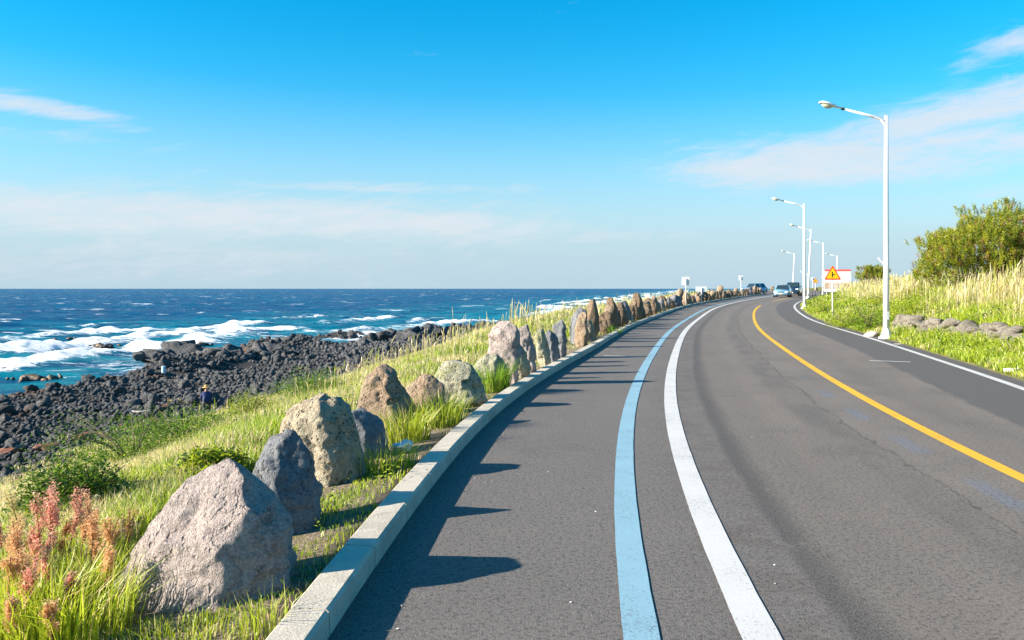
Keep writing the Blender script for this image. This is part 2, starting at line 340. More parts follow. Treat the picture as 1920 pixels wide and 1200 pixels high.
c = t.mix(t.ramp(t.noise(g, .9, 7, .7, .6), .54, .66, 0, .38), c, (.075, .070, .066))
c = t.mix(t.ramp(t.noise(g, 2.6, 6, .72, .3), .58, .70, 0, .30), c, (.24, .205, .17))
ew = t.math('ADD', edge, t.math('MULTIPLY', t.math('SUBTRACT', wob, .5), .35))
c = t.mix(t.math('MULTIPLY', t.ramp(ew, -1.42, -1.30), .95), c, (.082, .076, .073))
c = t.mix(t.ramp(ew, .30, .45, 0, .6), c, (.16, .14, .11))
# wheel tracks in the old lane and tyre scuffs
for l0, l1, l2, l3, k_ in ((1.5, 1.75, 1.9, 2.3, .6), (.62, .85, 1.05, 1.35, .3), (3.2, 3.5, 3.8, 4.2, .35)):
    tr = t.math('MULTIPLY', t.ramp(lw, l0, l1), t.ramp(lw, l2, l3, 1, 0)); c = t.mix(t.math('MULTIPLY', tr, t.ramp(strk, .38, .60, 0, k_)), c, (.075, .068, .064))
# crack
lc = t.math('ADD', lat, t.math('MULTIPLY', t.math('SUBTRACT', t.noise(cv.outputs[0], 3.0, 6, .75), .5), .55))
crk = t.math('MULTIPLY', t.ramp(t.math('ABSOLUTE', t.math('SUBTRACT', lc, 2.13)), .006, .018, 1, 0), t.ramp(grain2, .40, .52))
c = t.mix(t.math('MULTIPLY', crk, .5), c, (.022, .02, .02))
# remnants of old blue paint, dashed
fr = t.math('FRACT', t.math('MULTIPLY', t.math('ADD', sta, .4), 1/2.3))
dash = t.math('MULTIPLY', t.ramp(fr, .1, .2), t.ramp(fr, .55, .68, 1, 0))
bl = t.math('MULTIPLY', dash, t.ramp(t.math('ABSOLUTE', t.math('SUBTRACT', lw, 2.47)), .06, .12, 1, 0))
bl = t.math('MULTIPLY', bl, t.math('MULTIPLY', t.ramp(grain2, .38, .58), t.ramp(sta, 18.0, 13.5)))
c = t.mix(t.math('MULTIPLY', bl, .62), c, (.115, .16, .23))
# pale dust stains in the cycle strip, near and patchy
ds = t.math('MULTIPLY', t.ramp(t.noise(g, 1.6, 5, .7, .4), .62, .74), t.ramp(lat, .3, -.2)); c = t.mix(t.math('MULTIPLY', ds, .30), c, (.22, .19, .15))
ag = t.voro(g, 85)
c = t.mix(t.ramp(grain, .48, .70, 0, .7), c, (.29, .26, .235)); c = t.mix(t.ramp(grain2, .52, .34, 0, .8), c, (.04, .037, .036))
c = t.mix(t.ramp(ag, .08, .30, .45, 0), c, (.26, .24, .22))
M['asphalt'] = t.done(c, .88, t.bump(t.math('ADD', t.math('ADD', grain, t.math('MULTIPLY', grain2, .8)), t.math('MULTIPLY', crk, -1.5)), .8, .012), Specular_IOR_Level=.3)

road = ribbon('road', -12, 320, lambda t: KO(t)+.0, lambda t: RE(t), 0.0, M['asphalt'], .5, n_across=14)
tag(road, 'grey asphalt coast road bending to the right', kind='structure')
me = road.data
ribbon('edge_line', -12, 128, -.095, .095, .006, M['paint_white'], .25, wob=.003)
ribbon('cycle_line', -12, 128, -.58-.088, -.58+.088, .006, M['paint_blue'], .25, wob=.003)
ribbon('centre_line', -12, 70, 2.95-.075, 2.95+.075, .006, M['paint_yellow'], .25, wob=.003)
ribbon('centre_line', 82, 150, 2.95-.06, 2.95+.06, .006, M['paint_yellow'], .5)
# right edge line follows the corner into the side road
def line_strip(name, pts, w, dz, mat, zf=None):
    pts = np.array(pts, float); d = np.gradient(pts, axis=0); d /= np.linalg.norm(d, axis=1)[:, None]; nrm = np.stack([d[:, 1], -d[:, 0]], 1)
    a, b = pts-nrm*w/2, pts+nrm*w/2; V = []
    for q in (a, b):
        s, tt = road_st(q[:, 0], q[:, 1]); V.append(np.column_stack([q, road_z(tt)+dz]))
    V = np.stack(V, 1).reshape(-1, 3); me = np_mesh(name, V, grid_faces(len(pts), 2))
    if me.polygons[0].normal.z < 0: me.flip_normals()
    o = link(name, me, mat); tag(o, kind='structure'); return o
tt = np.arange(-12, 84, .5); x, y = P(tt, RL(tt)); tail = []
cx, cy = x[-1], y[-1]; hd = math.atan2(y[-1]-y[-2], x[-1]-x[-2]); 
for k in range(26):
    hd -= R(2.1) if hd > R(10) else 0; cx += .55*math.cos(hd); cy += .55*math.sin(hd); tail.append((cx, cy))
line_strip('edge_line', list(zip(x, y))+tail, .15, .006, M['paint_white'])
tailx = np.array(tail)
# side road: a sheet just under the main road, and the apron where the kerb ends
def quad_sheet(name, a, b, c_, d, nu, nv, dz, mat, kind='structure'):
    U, Vv = np.meshgrid(np.linspace(0, 1, nu), np.linspace(0, 1, nv), indexing='ij')
    a, b, c_, d = map(np.array, (a, b, c_, d)); p = ((1-U)*(1-Vv))[..., None]*a+(U*(1-Vv))[..., None]*b+(U*Vv)[..., None]*c_+((1-U)*Vv)[..., None]*d
    p = p.reshape(-1, 2).astype(float); s, t_ = road_st(p[:, 0], p[:, 1]); V = np.column_stack([p, road_z(t_)+dz])
    me = np_mesh(name, V, grid_faces(nu, nv)); attr(me, 'lat', np.full(len(V), -1.0)); attr(me, 'sta', t_); attr(me, 'edge', np.full(len(V), -3.0))
    if me.polygons[0].normal.z < 0: me.flip_normals()
    o = link(name, me, mat); tag(o, kind=kind); return o
quad_sheet('side_road', (27, 90), (110, 72), (110, 84), (30, 103), 40, 8, -.006, M['asphalt'])
quad_sheet('parking_apron', (33.5, 123), (44, 123), (80, 240), (60, 240), 8, 40, -.006, M['asphalt'])
# short painted ticks and other marks on the asphalt
def tick(px0, py0, px1, py1, w):
    q = [((px-HX)/FPX*(CAMZ*FPX/(py-HY)), CAMZ*FPX/(py-HY)) for px, py in ((px0, py0), (px1, py1))]
    n = 8; pts = [(q[0][0]+(q[1][0]-q[0][0])*k/n, q[0][1]+(q[1][1]-q[0][1])*k/n+random.uniform(-.02, .02)) for k in range(n+1)]
    line_strip('painted_tick', pts, w, .004, M['paint_white'])
tick(1132, 667, 1204, 669, .10); tick(1630, 676, 1708, 679, .12)

# ------------------------------------------------------------------ ground sheet
st = np.concatenate([np.arange(-12, 20, .4), np.arange(20, 60, .6), np.arange(60, 130, 1.0), np.arange(130, 331, 4.0)])
so_l = -np.concatenate([np.linspace(0, 3, 13), np.linspace(3.3, 24, 60), np.linspace(24.6, 75, 80), np.linspace(78, 140, 12)])[::-1]
so_r = np.concatenate([np.linspace(0, 4, 21), np.linspace(4.3, 14, 28), np.linspace(15, 60, 30), np.linspace(64, 220, 12)])
T, K = np.meshgrid(st, np.arange(len(so_l)+len(so_r)+4), indexing='ij')
off = np.zeros_like(T)
for j in range(T.shape[1]):
    if j < len(so_l): off[:, j] = KO(st)-.2+so_l[j]-.001
    elif j < len(so_l)+4: off[:, j] = [KO(st)-.17, KO(st)+.5, RE(st)-.8, RE(st)-.05][j-len(so_l)]
    else: off[:, j] = RE(st)+so_r[j-len(so_l)-4]+.002
gx, gy = P(T, off); gzv = ground_z(gx, gy)
me = np_mesh('ground', np.stack([gx, gy, gzv], -1).reshape(-1, 3), grid_faces(*T.shape))
s_, t_ = road_st(gx, gy); u_ = -(s_-KO(t_))-.2
zone = np.maximum(sstep(-4.05, -4.75, gzv+.35*n2(gx, gy, .35, 3, 2.0))*(u_ > 8), sstep(25, 28, u_)*(t_ < 130))
attr(me, 'rock', zone.ravel()); attr(me, 'soil', np.clip(sstep(2.0, .3, u_)*(u_ > 0), 0, 1).ravel())
t = NT('bank_soil'); g = t.new('ShaderNodeNewGeometry').outputs['Position']
f = t.noise(g, .5, 5, .65); f2 = t.noise(g, 5, 5, .7); f3 = t.noise(g, 40, 4, .7)
c = t.mix(t.ramp(f, .35, .65), (.10, .13, .028), (.21, .18, .065)); c = t.mix(t.ramp(f2, .4, .7, 0, .6), c, (.055, .085, .018))
so = t.mix(t.ramp(f3, .35, .7), (.16, .13, .095), (.36, .29, .21)); c = t.mix(t.math('MULTIPLY', t.attr('soil'), t.ramp(f2, .35, .55, .25, 1.0)), c, so)
rk = t.mix(t.ramp(f2, .35, .7), (.025, .026, .029), (.07, .066, .06)); c = t.mix(t.attr('rock'), c, rk)
M['bank'] = t.done(c, .95, t.bump(t.math('ADD', f2, f3), .8, .06), Specular_IOR_Level=.15)
if me.polygons[0].normal.z < 0: me.flip_normals()
g_o = link('ground', me, M['bank'], smooth=True); tag(g_o, 'sloping coastal ground under grass and rubble', kind='structure')

# ------------------------------------------------------------------ kerb blocks
kerb = empty('kerb', (0, 0, 0)); tag(kerb, 'pale concrete kerb along the cycle strip', kind='structure')
tpos = -9.0
while tpos < 124:
    ta, tb = tpos+.004, tpos+.992; j = .010*math.sin(tpos*12.7); bm = bmesh.new(); sec = []
    for q in np.linspace(ta, tb, 4):
        k0 = float(KO(q))+j*.5; zz = float(road_z(q)); h = .125+j
        prof = [(-.2, -.12), (-.2, h-.008), (-.19, h), (-.022, h), (-.004, h-.02), (.004, -.12)]
        ring = []
        for o_, z_ in prof:
            px, py = P(q, k0+o_); ring.append(bm.verts.new((float(px), float(py), zz+z_)))
        sec.append(ring)
    for a, b in zip(sec, sec[1:]):
        for i in range(6): bm.faces.new((a[i], a[(i+1) % 6], b[(i+1) % 6], b[i]))
    bm.faces.new(sec[0]); bm.faces.new(sec[-1][::-1])
    link('kerb_block', bm_mesh('kerb_block', bm), M['kerb'], kerb); tpos += 1.0

# ------------------------------------------------------------------ sea
SEA = -6.0
A = np.linspace(R(-42), R(26), 720); Rr = np.concatenate([38*np.exp(np.linspace(0, math.log(4500/38), 340)), [7000, 12000, 20000, 40000]])
RR, AA = np.meshgrid(Rr, A, indexing='ij'); sx, sy = RR*np.sin(AA), RR*np.cos(AA)
s_, t_ = road_st(sx, np.clip(sy, -10, 330)); u_ = -(s_-KO(np.clip(t_, -10, 330)))
ush = np.interp(t_, [0, 40, 62, 83, 99, 124, 150, 200, 330], [44, 46, 50, 61, 67, 63, 56, 50, 50])
dsea = u_-ush; dsea = np.where(sy > 330, dsea+ (sy-330)*.2, dsea)
lod = np.clip(1-RR/1500, .0, 1)
w1 = n2(sx*.55, sy*1.0, .085, 3, 1.0); w2 = n2(sx*.6, sy, .26, 3, 2.0); w3 = n2(sx, sy, .02, 2, 3.0)
H = .50*w1*np.clip(dsea/30+.3, .25, 1)+.17*w2*lod+.3*w3*np.clip(dsea/60, 0, 1)
foam = np.zeros_like(H)
wobl = 6*n2(sx, sy*.2, .035, 3, 7.0)
for cc, wd, am, hh, sd in ((1, 7, 1.25, .35, 1), (16, 7.0, 1.1, .8, 2), (30, 6.5, 1.05, 1.0, 3), (46, 4.6, 1.0, .9, 4), (64, 2.6, .6, .6, 5)):
    amp = np.clip(.62+1.05*n2(sx*1.0, sy*.4, .028+.006*sd, 3, 20.0+sd), 0, 1.25)
    q = dsea-cc-wobl; prof = np.where(q > 0, np.exp(-(q/(wd*.38))**2), np.exp(-(q/(wd*1.25))**2))
    foam = np.maximum(foam, am*amp*prof); H = H+hh*amp*np.where(q > 0, np.exp(-(q/(wd*.5))**2), np.exp(-(q/(wd*.8))**2))*np.clip(.7+.6*w2, .2, 1.4)
foam = np.maximum(foam, 0.58*sstep(52, 6, dsea)*np.clip(.5+.8*n2(sx*.5, sy, .07, 4, 30.0), 0, 1))
pool = np.exp(-(((sx+42)/9)**2+((sy-63)/8)**2)); foam *= 1-.95*np.clip(pool*1.3, 0, 1); H *= 1-.9*np.clip(pool*1.3, 0, 1)
me = np_mesh('sea', np.stack([sx, sy, SEA+np.where(RR > 4400, 0, H)], -1).reshape(-1, 3), grid_faces(*RR.shape))
attr(me, 'foam', foam.ravel()); attr(me, 'shallow', sstep(140, 5, dsea).ravel()); attr(me, 'far', sstep(60, 900, RR).ravel())
if me.polygons[0].normal.z < 0: me.flip_normals()
t = NT('sea_water'); g = t.new('ShaderNodeNewGeometry').outputs['Position']
mp = t.new('ShaderNodeMapping'); mp.inputs['Scale'].default_value = (.45, 1.0, 1); t.l.new(g, mp.inputs[0]); gv = mp.outputs[0]
fa, sh = t.attr('foam'), t.attr('shallow')
n_a = t.noise(gv, .9, 9, .78, 1.1); n_b = t.noise(gv, .22, 6, .65); n_c = t.noise(gv, .035, 4, .6)
deep = t.mix(t.ramp(n_b, .38, .62), (.0, .040, .125), (.0, .098, .190)); deep = t.mix(t.ramp(n_c, .4, .65, 0, .6), deep, (.0, .050, .145))
c = t.mix(t.math('MULTIPLY', sh, t.ramp(n_b, .36, .64, .15, .85)), deep, (.004, .20, .26))
fm = t.ramp(t.math('ADD', t.math('MULTIPLY', fa, .85), t.math('MULTIPLY', t.math('SUBTRACT', n_a, .5), 2.1)), .44, .66)
caps = t.math('MULTIPLY', t.ramp(t.noise(gv, .17, 6, .62), .625, .67), t.ramp(n_c, .42, .54)); caps2 = t.math('MULTIPLY', t.ramp(t.noise(gv, .055, 6, .66), .63, .67), t.ramp(t.noise(gv, .5, 3), .42, .55))
fm = t.math('MAXIMUM', fm, t.math('MULTIPLY', t.math('MAXIMUM', caps, caps2), .9), clamp=True)
c = t.mix(fm, c, (.80, .83, .85))
nb = t.bump(t.math('ADD', t.math('MULTIPLY', n_b, 1.4), t.math('MULTIPLY', n_a, .55)), .9, .8)
M['sea'] = t.done(c, t.ramp(fm, 0, 1, .28, .9), nb, Specular_IOR_Level=.25, IOR=1.06)
tag(link('sea', me, M['sea'], smooth=True), 'wind-ruffled blue sea breaking on the shore', kind='structure')

# ------------------------------------------------------------------ standing stones along the kerb
def stone_mesh(name, prof, H, D, ridge, seed, nz=40, na=64, rough=.045, sink=.22, yoff=.0, sharp=1, strat=0.0):
    """prof: [(v, left, right)] in metres about the stone's middle; ridge: (bottom, top) fraction from left to right where the front edge runs."""
    pv = np.array(prof, float); vs = np.concatenate([[-sink/H], np.linspace(0, 1, nz)**.9]); rings = []
    for v in vs:
        q = max(v, 0); l = np.interp(q, pv[:, 0], pv[:, 1]); r = np.interp(q, pv[:, 0], pv[:, 2]); w = r-l
        dd = D*np.interp(q, [0, .3, .75, 1], [.95, 1.0, .80, .36]); rx = l+w*(ridge[0]+(ridge[1]-ridge[0])*q)
        y0 = yoff*q
        pts = np.array([[l, .10*dd+y0], [l+.30*(rx-l), -.26*dd+y0], [rx, -.5*dd+y0], [r, -.10*dd+y0], [r-.12*w, .32*dd+y0], [l+.35*w, .5*dd+y0]])
        for _ in range(sharp+1):
            nx_ = np.roll(pts, -1, 0); pts = np.stack([pts*.86+nx_*.14, pts*.14+nx_*.86], 1).reshape(-1, 2)
        seg = np.linalg.norm(np.roll(pts, -1, 0)-pts, axis=1); cum = np.concatenate([[0], np.cumsum(seg)]); tt_ = np.linspace(0, cum[-1], na, endpoint=False)
        cl_ = np.vstack([pts, pts[:1]]); rings.append(np.stack([np.interp(tt_, cum, cl_[:, 0]), np.interp(tt_, cum, cl_[:, 1]), np.full(na, v*H)], 1))
    V = np.concatenate(rings); cen = np.array([[0, yoff*.5, H*.45]]); dirn = V-cen; dirn[:, 2] *= .35; dirn /= np.linalg.norm(dirn, axis=1)[:, None]+1e-6
    sz = max(H, .4)
    dsp = fbm(V*(1.7/sz)+seed*3.1, 4, .55)*.10*sz + (np.abs(perlin(V*(3.1/sz)+seed*1.7))-.3)*-.028*sz + perlin(V*(9/sz)+seed)*.009*sz + perlin(V*(21/sz)+seed)*.005*sz
    pit = np.clip(perlin(V*(6/sz)+seed*5.0)-.5, 0, 1)*-.16*sz*rough/.045
    if strat: dsp = dsp+strat*np.sin(V[:, 0]*26/sz+perlin(V*3)*2)*.02*sz
    V = V+dirn*(dsp+pit)[:, None]
    rc = np.random.default_rng(int(seed*10)); cc_ = V.mean(0)
    for _ in range(9):                                # broken faces
        nn = rc.normal(size=3)*np.array([1, 1, .8]); nn[2] = abs(nn[2]); nn /= np.linalg.norm(nn); pr = (V-cc_)@nn; dq = np.quantile(pr, rc.uniform(.90, .975)); hh_ = np.clip(pr-dq, 0, None); V = V-(hh_*.85)[:, None]*nn
    V = V+dirn*(perlin(V*(13/sz)+seed*2.0)*.010*sz+np.abs(perlin(V*(6.5/sz)+seed*4.0))*-.022*sz)[:, None]
    top = V[-na:].mean(0)+np.array([0, 0, .012]); V = np.vstack([V, top]); F = grid_faces(len(vs), na, True)
    me = np_mesh(name, V, F); 
    bm = bmesh.new(); bm.from_mesh(me); bm.verts.ensure_lookup_table(); k = len(bm.verts)-1; base = k-na
    for i in range(na): bm.faces.new((bm.verts[base+i], bm.verts[base+(i+1) % na], bm.verts[k]))
    bmesh.ops.recalc_face_normals(bm, faces=bm.faces); bm.to_mesh(me); bm.free(); me.shade_smooth(); return me
STONES = []
def photo_stone(rows, ybase, Yc, D, ridge, mat, seed, label, res=(46, 76), yoff=0.0, **k):
    """rows: photo outline as (y, left x, right x) from base to top; Yc: distance of the stone's middle."""
    kw = 1.0 if Yc < 13 else .25; rows = [(y_, (l+r)/2-(r-l)*(.5+.10*kw)-6*kw*(7/Yc), (l+r)/2+(r-l)*(.5+.05*kw)+4*kw*(7/Yc)) for y_, l, r in rows]; m = Yc/FPX; top = rows[-1][0]-(4 if Yc < 9 else 7); rows[-1] = (top,)+tuple(rows[-1][1:]); xc = (rows[0][1]+rows[0][2])/2; H = (ybase-top)*m
    prof = [((ybase-y_)*m/H, (l-xc)*m, (r-xc)*m) for y_, l, r in rows]
    X = (xc-HX)*m; zb = CAMZ-(ybase-HY)*m
    for _ in range(3):                                # keep the stone behind the kerb
        rx = X+max(p_[2] for p_ in prof[:3])+.02; so, to = road_st(np.array([rx]), np.array([Yc-.12])); X -= max(0.0, float(so[0]-(KO(to[0])-.2)))
    zb = min(zb, gz1(X, Yc)+.06)
    o = link('standing_stone', stone_mesh('standing_stone', prof, H+(CAMZ-(ybase-HY)*m-zb), D, ridge, seed, res[0], res[1], yoff=yoff, **k), mat)
    o.location = (X, Yc, zb); tag(o, label, 'stone', 'stones standing along the kerb'); STONES.append((X, Yc, (prof[0][2]-prof[0][1])/2)); return o
photo_stone([(1172, 222, 520), (1120, 218, 534), (1060, 240, 534), (1000, 272, 520), (945, 315, 482), (912, 362, 455), (890, 402, 428)], 1172, 4.75, .72, (.74, .80), M['stone_pink'], 1.3, 'broad smooth pinkish grey boulder coming to a low peak beside tall grass', (64, 110), .25)
photo_stone([(1040, 470, 596), (985, 458, 606), (930, 456, 600), (880, 462, 580), (845, 480, 556), (820, 502, 528)], 1040, 6.05, .62, (.45, .42), M['stone_blue'], 2.7, 'dark blue grey upright stone leaning against the big porous boulder', (60, 96), .22)
photo_stone([(928, 560, 668), (880, 520, 682), (830, 512, 676), (790, 530, 655), (762, 555, 634), (748, 572, 606), (738, 580, 598)], 928, 7.7, .80, (.70, .62), M['stone_tan'], 3.9, 'big tan boulder full of small holes with a double hump', (60, 100), .12, rough=.07)
photo_stone([(866, 668, 728), (830, 655, 732), (795, 650, 716), (772, 650, 678)], 866, 8.75, .5, (.45, .35), M['stone_blue'], 4.4, 'low grey stone tucked behind the big holed boulder', (34, 60), .08)
photo_stone([(815, 652, 776), (780, 652, 777), (745, 668, 758), (718, 684, 744), (700, 700, 738), (691, 716, 734)], 815, 10.4, .62, (.72, .86), M['stone_brown'], 5.2, 'brown pitted triangular stone with a sharp peak', (46, 80), .12, rough=.08)
photo_stone([(785, 766, 830), (755, 760, 832), (730, 764, 828), (715, 778, 822), (708, 790, 810)], 785, 11.5, .55, (.70, .7), M['stone_brown'], 6.1, 'small round brown grey stone between the peaked one and the pale one', (36, 64), .06)
photo_stone([(782, 836, 900), (750, 830, 918), (715, 828, 922), (695, 832, 914), (684, 842, 876)], 782, 12.2, .62, (.66, .62), M['stone_green'], 7.5, 'pale lichen-stained block stone with a hollow in its face', (46, 80), .04, rough=.10)
photo_stone([(730, 890, 962), (700, 888, 964), (680, 894, 960), (669, 916, 952)], 730, 14.0, .5, (.7, .75), M['stone_green'], 8.3, 'low flat-topped pale stone half hidden by a grass tuft', (30, 56))
photo_stone([(722, 956, 1000), (690, 942, 998), (660, 938, 996), (630, 942, 994), (612, 952, 994), (603, 966, 992)], 722, 15.15, .50, (.80, .86), M['stone_pink'], 9.1, 'tallest slab of the row, pinkish, flat-topped with a dark side edge', (46, 72), rough=.02)
photo_stone([(706, 1002, 1046), (670, 996, 1046), (640, 992, 1038), (622, 996, 1034), (611, 1006, 1024)], 706, 16.9, .5, (.72, .85), M['stone_pink'], 10.2, 'grey pink slab with a rounded top next to the tallest slab', (40, 60), rough=.02)
photo_stone([(708, 996, 1030), (685, 992, 1032), (662, 994, 1026), (646, 1002, 1018)], 708, 16.0, .32, (.62, .6), M['stone_green'], 11.6, 'small mottled round stone leaning on the rounded slab', (26, 44))
photo_stone([(688, 1042, 1064), (660, 1036, 1064), (635, 1034, 1060), (621, 1036, 1048)], 688, 18.4, .45, (.45, .3), M['stone_green'], 12.4, 'narrow ochre and green stone with a pointed top', (34, 52))
photo_stone([(680, 1064, 1084), (655, 1058, 1086), (635, 1058, 1082), (624, 1062, 1074)], 680, 19.5, .45, (.4, .4), M['stone_blue'], 13.3, 'blue grey rounded stone in shade beside the ochre one', (30, 50))
photo_stone([(668, 1076, 1104), (640, 1074, 1108), (618, 1078, 1104), (603, 1086, 1098)], 668, 20.9, .5, (.66, .6), M['stone_blue'], 14.9, 'grey knobbly stone with a fluted side', (34, 56), rough=.08)
photo_stone([(648, 1110, 1130), (620, 1106, 1134), (600, 1110, 1132), (588, 1116, 1128)], 648, 24.6, .5, (.7, .8), M['stone_brown'], 15.2, 'brown slab with a straight dark edge standing before the low gap', (30, 50), rough=.03)
# the far row: shared shapes, one object per stone
variants = []
for k in range(16):
    q = random.Random(k+50); H = q.uniform(.8, 1.2); w = q.uniform(.32, .62); lean = q.uniform(-.12, .14)
    prof = [(0, -w*.9, w*.9), (.3, -w*.95+lean*.3, w*.95+lean*.3), (.65, -w*q.uniform(.65, .95)+lean*.7, w*q.uniform(.7, .95)+lean*.7), (.88, -w*q.uniform(.55, .9)+lean, w*q.uniform(.55, .9)+lean), (1, -w*q.uniform(.25, .7)+lean, w*q.uniform(.25, .7)+lean)]
    me = stone_mesh('standing_stone', prof, H, q.uniform(.4, .6), (q.uniform(.5, .85), q.uniform(.45, .85)), 20+k*1.7, 18, 30, rough=.06)
    me.materials.append(M[q.choice(['stone_far', 'stone_far', 'stone_brown', 'stone_tan', 'stone_blue', 'stone_brown'])]); variants.append(me)
tpos = 26.3; rr = random.Random(5)
while tpos < 123:
    me = variants[rr.randrange(16)]; dk = rr.uniform(.5, .8); x, y = P(tpos, float(KO(tpos))-.2-dk)
    o = link('standing_stone', me); z = gz1(float(x), float(y)); sc = rr.uniform(.58, 1.16)
    if 30 < tpos < 31: sc = 1.25
    o.location = (float(x), float(y), z+.02); o.rotation_euler = (rr.uniform(-.08, .08), rr.uniform(-.16, .16), rr.uniform(-.8, .5)); o.scale = (sc*rr.uniform(.8, 1.25), sc, sc*rr.uniform(.9, 1.15))
    mn = me.materials[0].name; lb = {'stone_blue_grey': 'slate grey lava stone standing among the brown ones in the kerbside row', 'stone_tan_porous': 'pale tan porous stone standing in the kerbside row towards the bend', 'stone_brown_porous': 'dark brown pitted stone standing in the kerbside row towards the bend'}.get(mn, 'rusty brown lava stone standing in the kerbside row towards the bend'); tag(o, lb, 'stone', 'stones of the long kerbside row'); STONES.append((float(x), float(y), .35))
    tpos += rr.uniform(.45, .95) if rr.random() > .04 else rr.uniform(1.3, 1.8)
for k in range(9):                                    # stones edging the road again far beyond the parked car
    x, y = 75+k*2.1+rr.uniform(-.5, .5), 245-k*1.2; o = link('standing_stone', variants[rr.randrange(16)]); o.location = (x, y, gz1(x, y)-.05 if False else float(road_z(235))); o.scale = (1.3, 1.3, 1.5*rr.uniform(.7, 1.1))
    tag(o, 'small dark stone on the far verge behind the parked car', 'stone', 'stones on the far verge')

# ------------------------------------------------------------------ lava rocks of the shore
def ico(sub):
    bm = bmesh.new(); bmesh.ops.create_icosphere(bm, subdivisions=sub, radius=1.0); V = np.array([v.co[:] for v in bm.verts]); F = np.array([[v.index for v in f.verts] for f in bm.faces]); bm.free(); return V, F
IV1, IF1 = ico(1); IV2, IF2 = ico(2); IV3, IF3 = ico(3)
def rock_shape(V, seed, amp=.38):
    r = np.random.default_rng(seed); W_ = V.copy()
    for _ in range(9):                                # slice flat facets
        n = r.normal(size=3); n /= np.linalg.norm(n); d = r.uniform(.38, .75); h = W_@n-d; W_ = W_-np.clip(h, 0, None)[:, None]*n
    return W_*(1+amp*fbm(V*1.1+seed*2.3, 3))[:, None]
def shore_pts(n, rng):
    t = rng.uniform(14, 170, n)**1.0; u = rng.uniform(16, 72, n); x, y = P(t, KO(t)-.2-u); return x, y, u
rk_meshes = []
for k in range(14):
    me = np_mesh('lava_rock', rock_shape(IV2, 100+k, .3), IF2); me.materials.append(M['lava']); rk_meshes.append(me)
rg = np.random.default_rng(11)
x, y, u = shore_pts(230000, rg); z = ground_z(x, y); zn = z+.35*n2(x, y, .35, 3, 2.0)
vis = ((zn < -4.2) | (u > 26)) & (z > -6.15) & (y > 12) & (x/np.maximum(y, 1) > -.75) & (x/np.maximum(y, 1) < .15)
x, y, z, u = x[vis], y[vis], z[vis], u[vis]; dist = np.hypot(x, y); keep = rg.random(len(x)) < np.clip((46/dist)**1.1, .3, 1)
x, y, z, u, dist = x[keep], y[keep], z[keep], u[keep], dist[keep]
size = .10+.24*rg.random(len(x))**2.6+.0022*np.clip(dist-35, 0, 120); size *= .72; bigm = rg.random(len(x)) < .02; size = np.where(bigm, size*rg.uniform(1.4, 2.8, len(x)), size)
app = size/dist; order = np.argsort(-app); top = order[:300]; rest = order[300:10300]
for k in top:
    o = link('lava_rock', rk_meshes[rg.integers(14)]); s = float(size[k]); o.location = (x[k], y[k], z[k]+s*.15); o.rotation_euler = tuple(rg.uniform(0, 6.28, 3)); o.scale = (s, s*rg.uniform(.75, 1.1), s*rg.uniform(.7, 1.0))
    tag(o, 'angular dark lava rock lying in the rubble between grass bank and sea', 'rock', 'larger lava rocks of the shore')
shapes = [rock_shape(IV1, 300+k, .35) for k in range(40)]; VV, FF, base = [], [], 0
for k in rest:
    a, b, c_ = rg.uniform(0, 6.28, 3); rm = np.array(Matrix.Rotation(a, 3, 'X') @ Matrix.Rotation(b, 3, 'Y') @ Matrix.Rotation(c_, 3, 'Z'))
    s = size[k]; V = (shapes[rg.integers(40)]@rm.T)*np.array([s, s*.9, s*.85])+np.array([x[k], y[k], z[k]+s*.12]); VV.append(V); FF.append(IF1+base); base += len(V)
tag(link('lava_rubble', np_mesh('lava_rubble', np.concatenate(VV), np.concatenate(FF)), M['lava']), 'dark lava rubble covering the shore', 'rubble', kind='stuff')
# reefs awash and outcrops at the water's edge
def reef(px, py, wpx, hgt, n, label, zr=SEA, mat='reef', grp='reefs awash in the surf'):
    Y = (CAMZ-zr)*FPX/(py-HY); X = (px-HX)/FPX*Y; m = Y/FPX; q = np.random.default_rng(int(px)); w = wpx*m/2
    e = empty('reef', (X, Y, zr)); tag(e, label, 'reef', grp)
    for k in range(n):
        f = q.uniform(-1, 1); s = hgt*(1-.6*abs(f))*q.uniform(.5, 1.1); V = rock_shape(IV3 if mat == 'lava' else IV2, int(px)+k, .55)*np.array([s*q.uniform(1.1, 2.0), s*q.uniform(.9, 1.6), s])
        o = link('rock', np_mesh('rock', V, IF3 if mat == 'lava' else IF2), M[mat], e); o.location = (f*w, q.uniform(-1, 1)*min(w, 1.6), -s*.15)
    return e
reef(195, 648, 62, .65, 14, 'widest brown reef awash amid the white surf')
reef(268, 646, 60, .30, 9, 'low flat reef in a long row behind the surf'); reef(128, 634, 55, .32, 9, 'thin dark reef next to the tallest breaker')
reef(380, 647, 36, .55, 8, 'small rounded reef where foam runs towards the point'); reef(12, 692, 28, .6, 5, 'round dark rock in the wash off the tidal pool')
reef(60, 708, 78, .6, 12, 'flat brown ledge closing off the tidal pool', -5.9); reef(512, 640, 32, .45, 7, 'dark reef just off the rocky point')
for px, py, w, h, lb in ((288, 667, 44, 1.3, 'knobbly black outcrop at the water line'), (345, 664, 95, 2.0, 'largest black outcrop with a rounded summit above the surf'), (425, 669, 62, 1.8, 'blocky black outcrop with a spike on top'), (500, 661, 95, 1.2, 'long low black outcrop before a small pool'), (755, 632, 120, 2.3, 'tall black outcrop on the far rocky point'), (812, 627, 44, 2.2, 'square black stack beside the tall outcrop on the point')):
    reef(px, py, w, h, 16, lb, -5.3, 'lava', 'black outcrops along the water line')
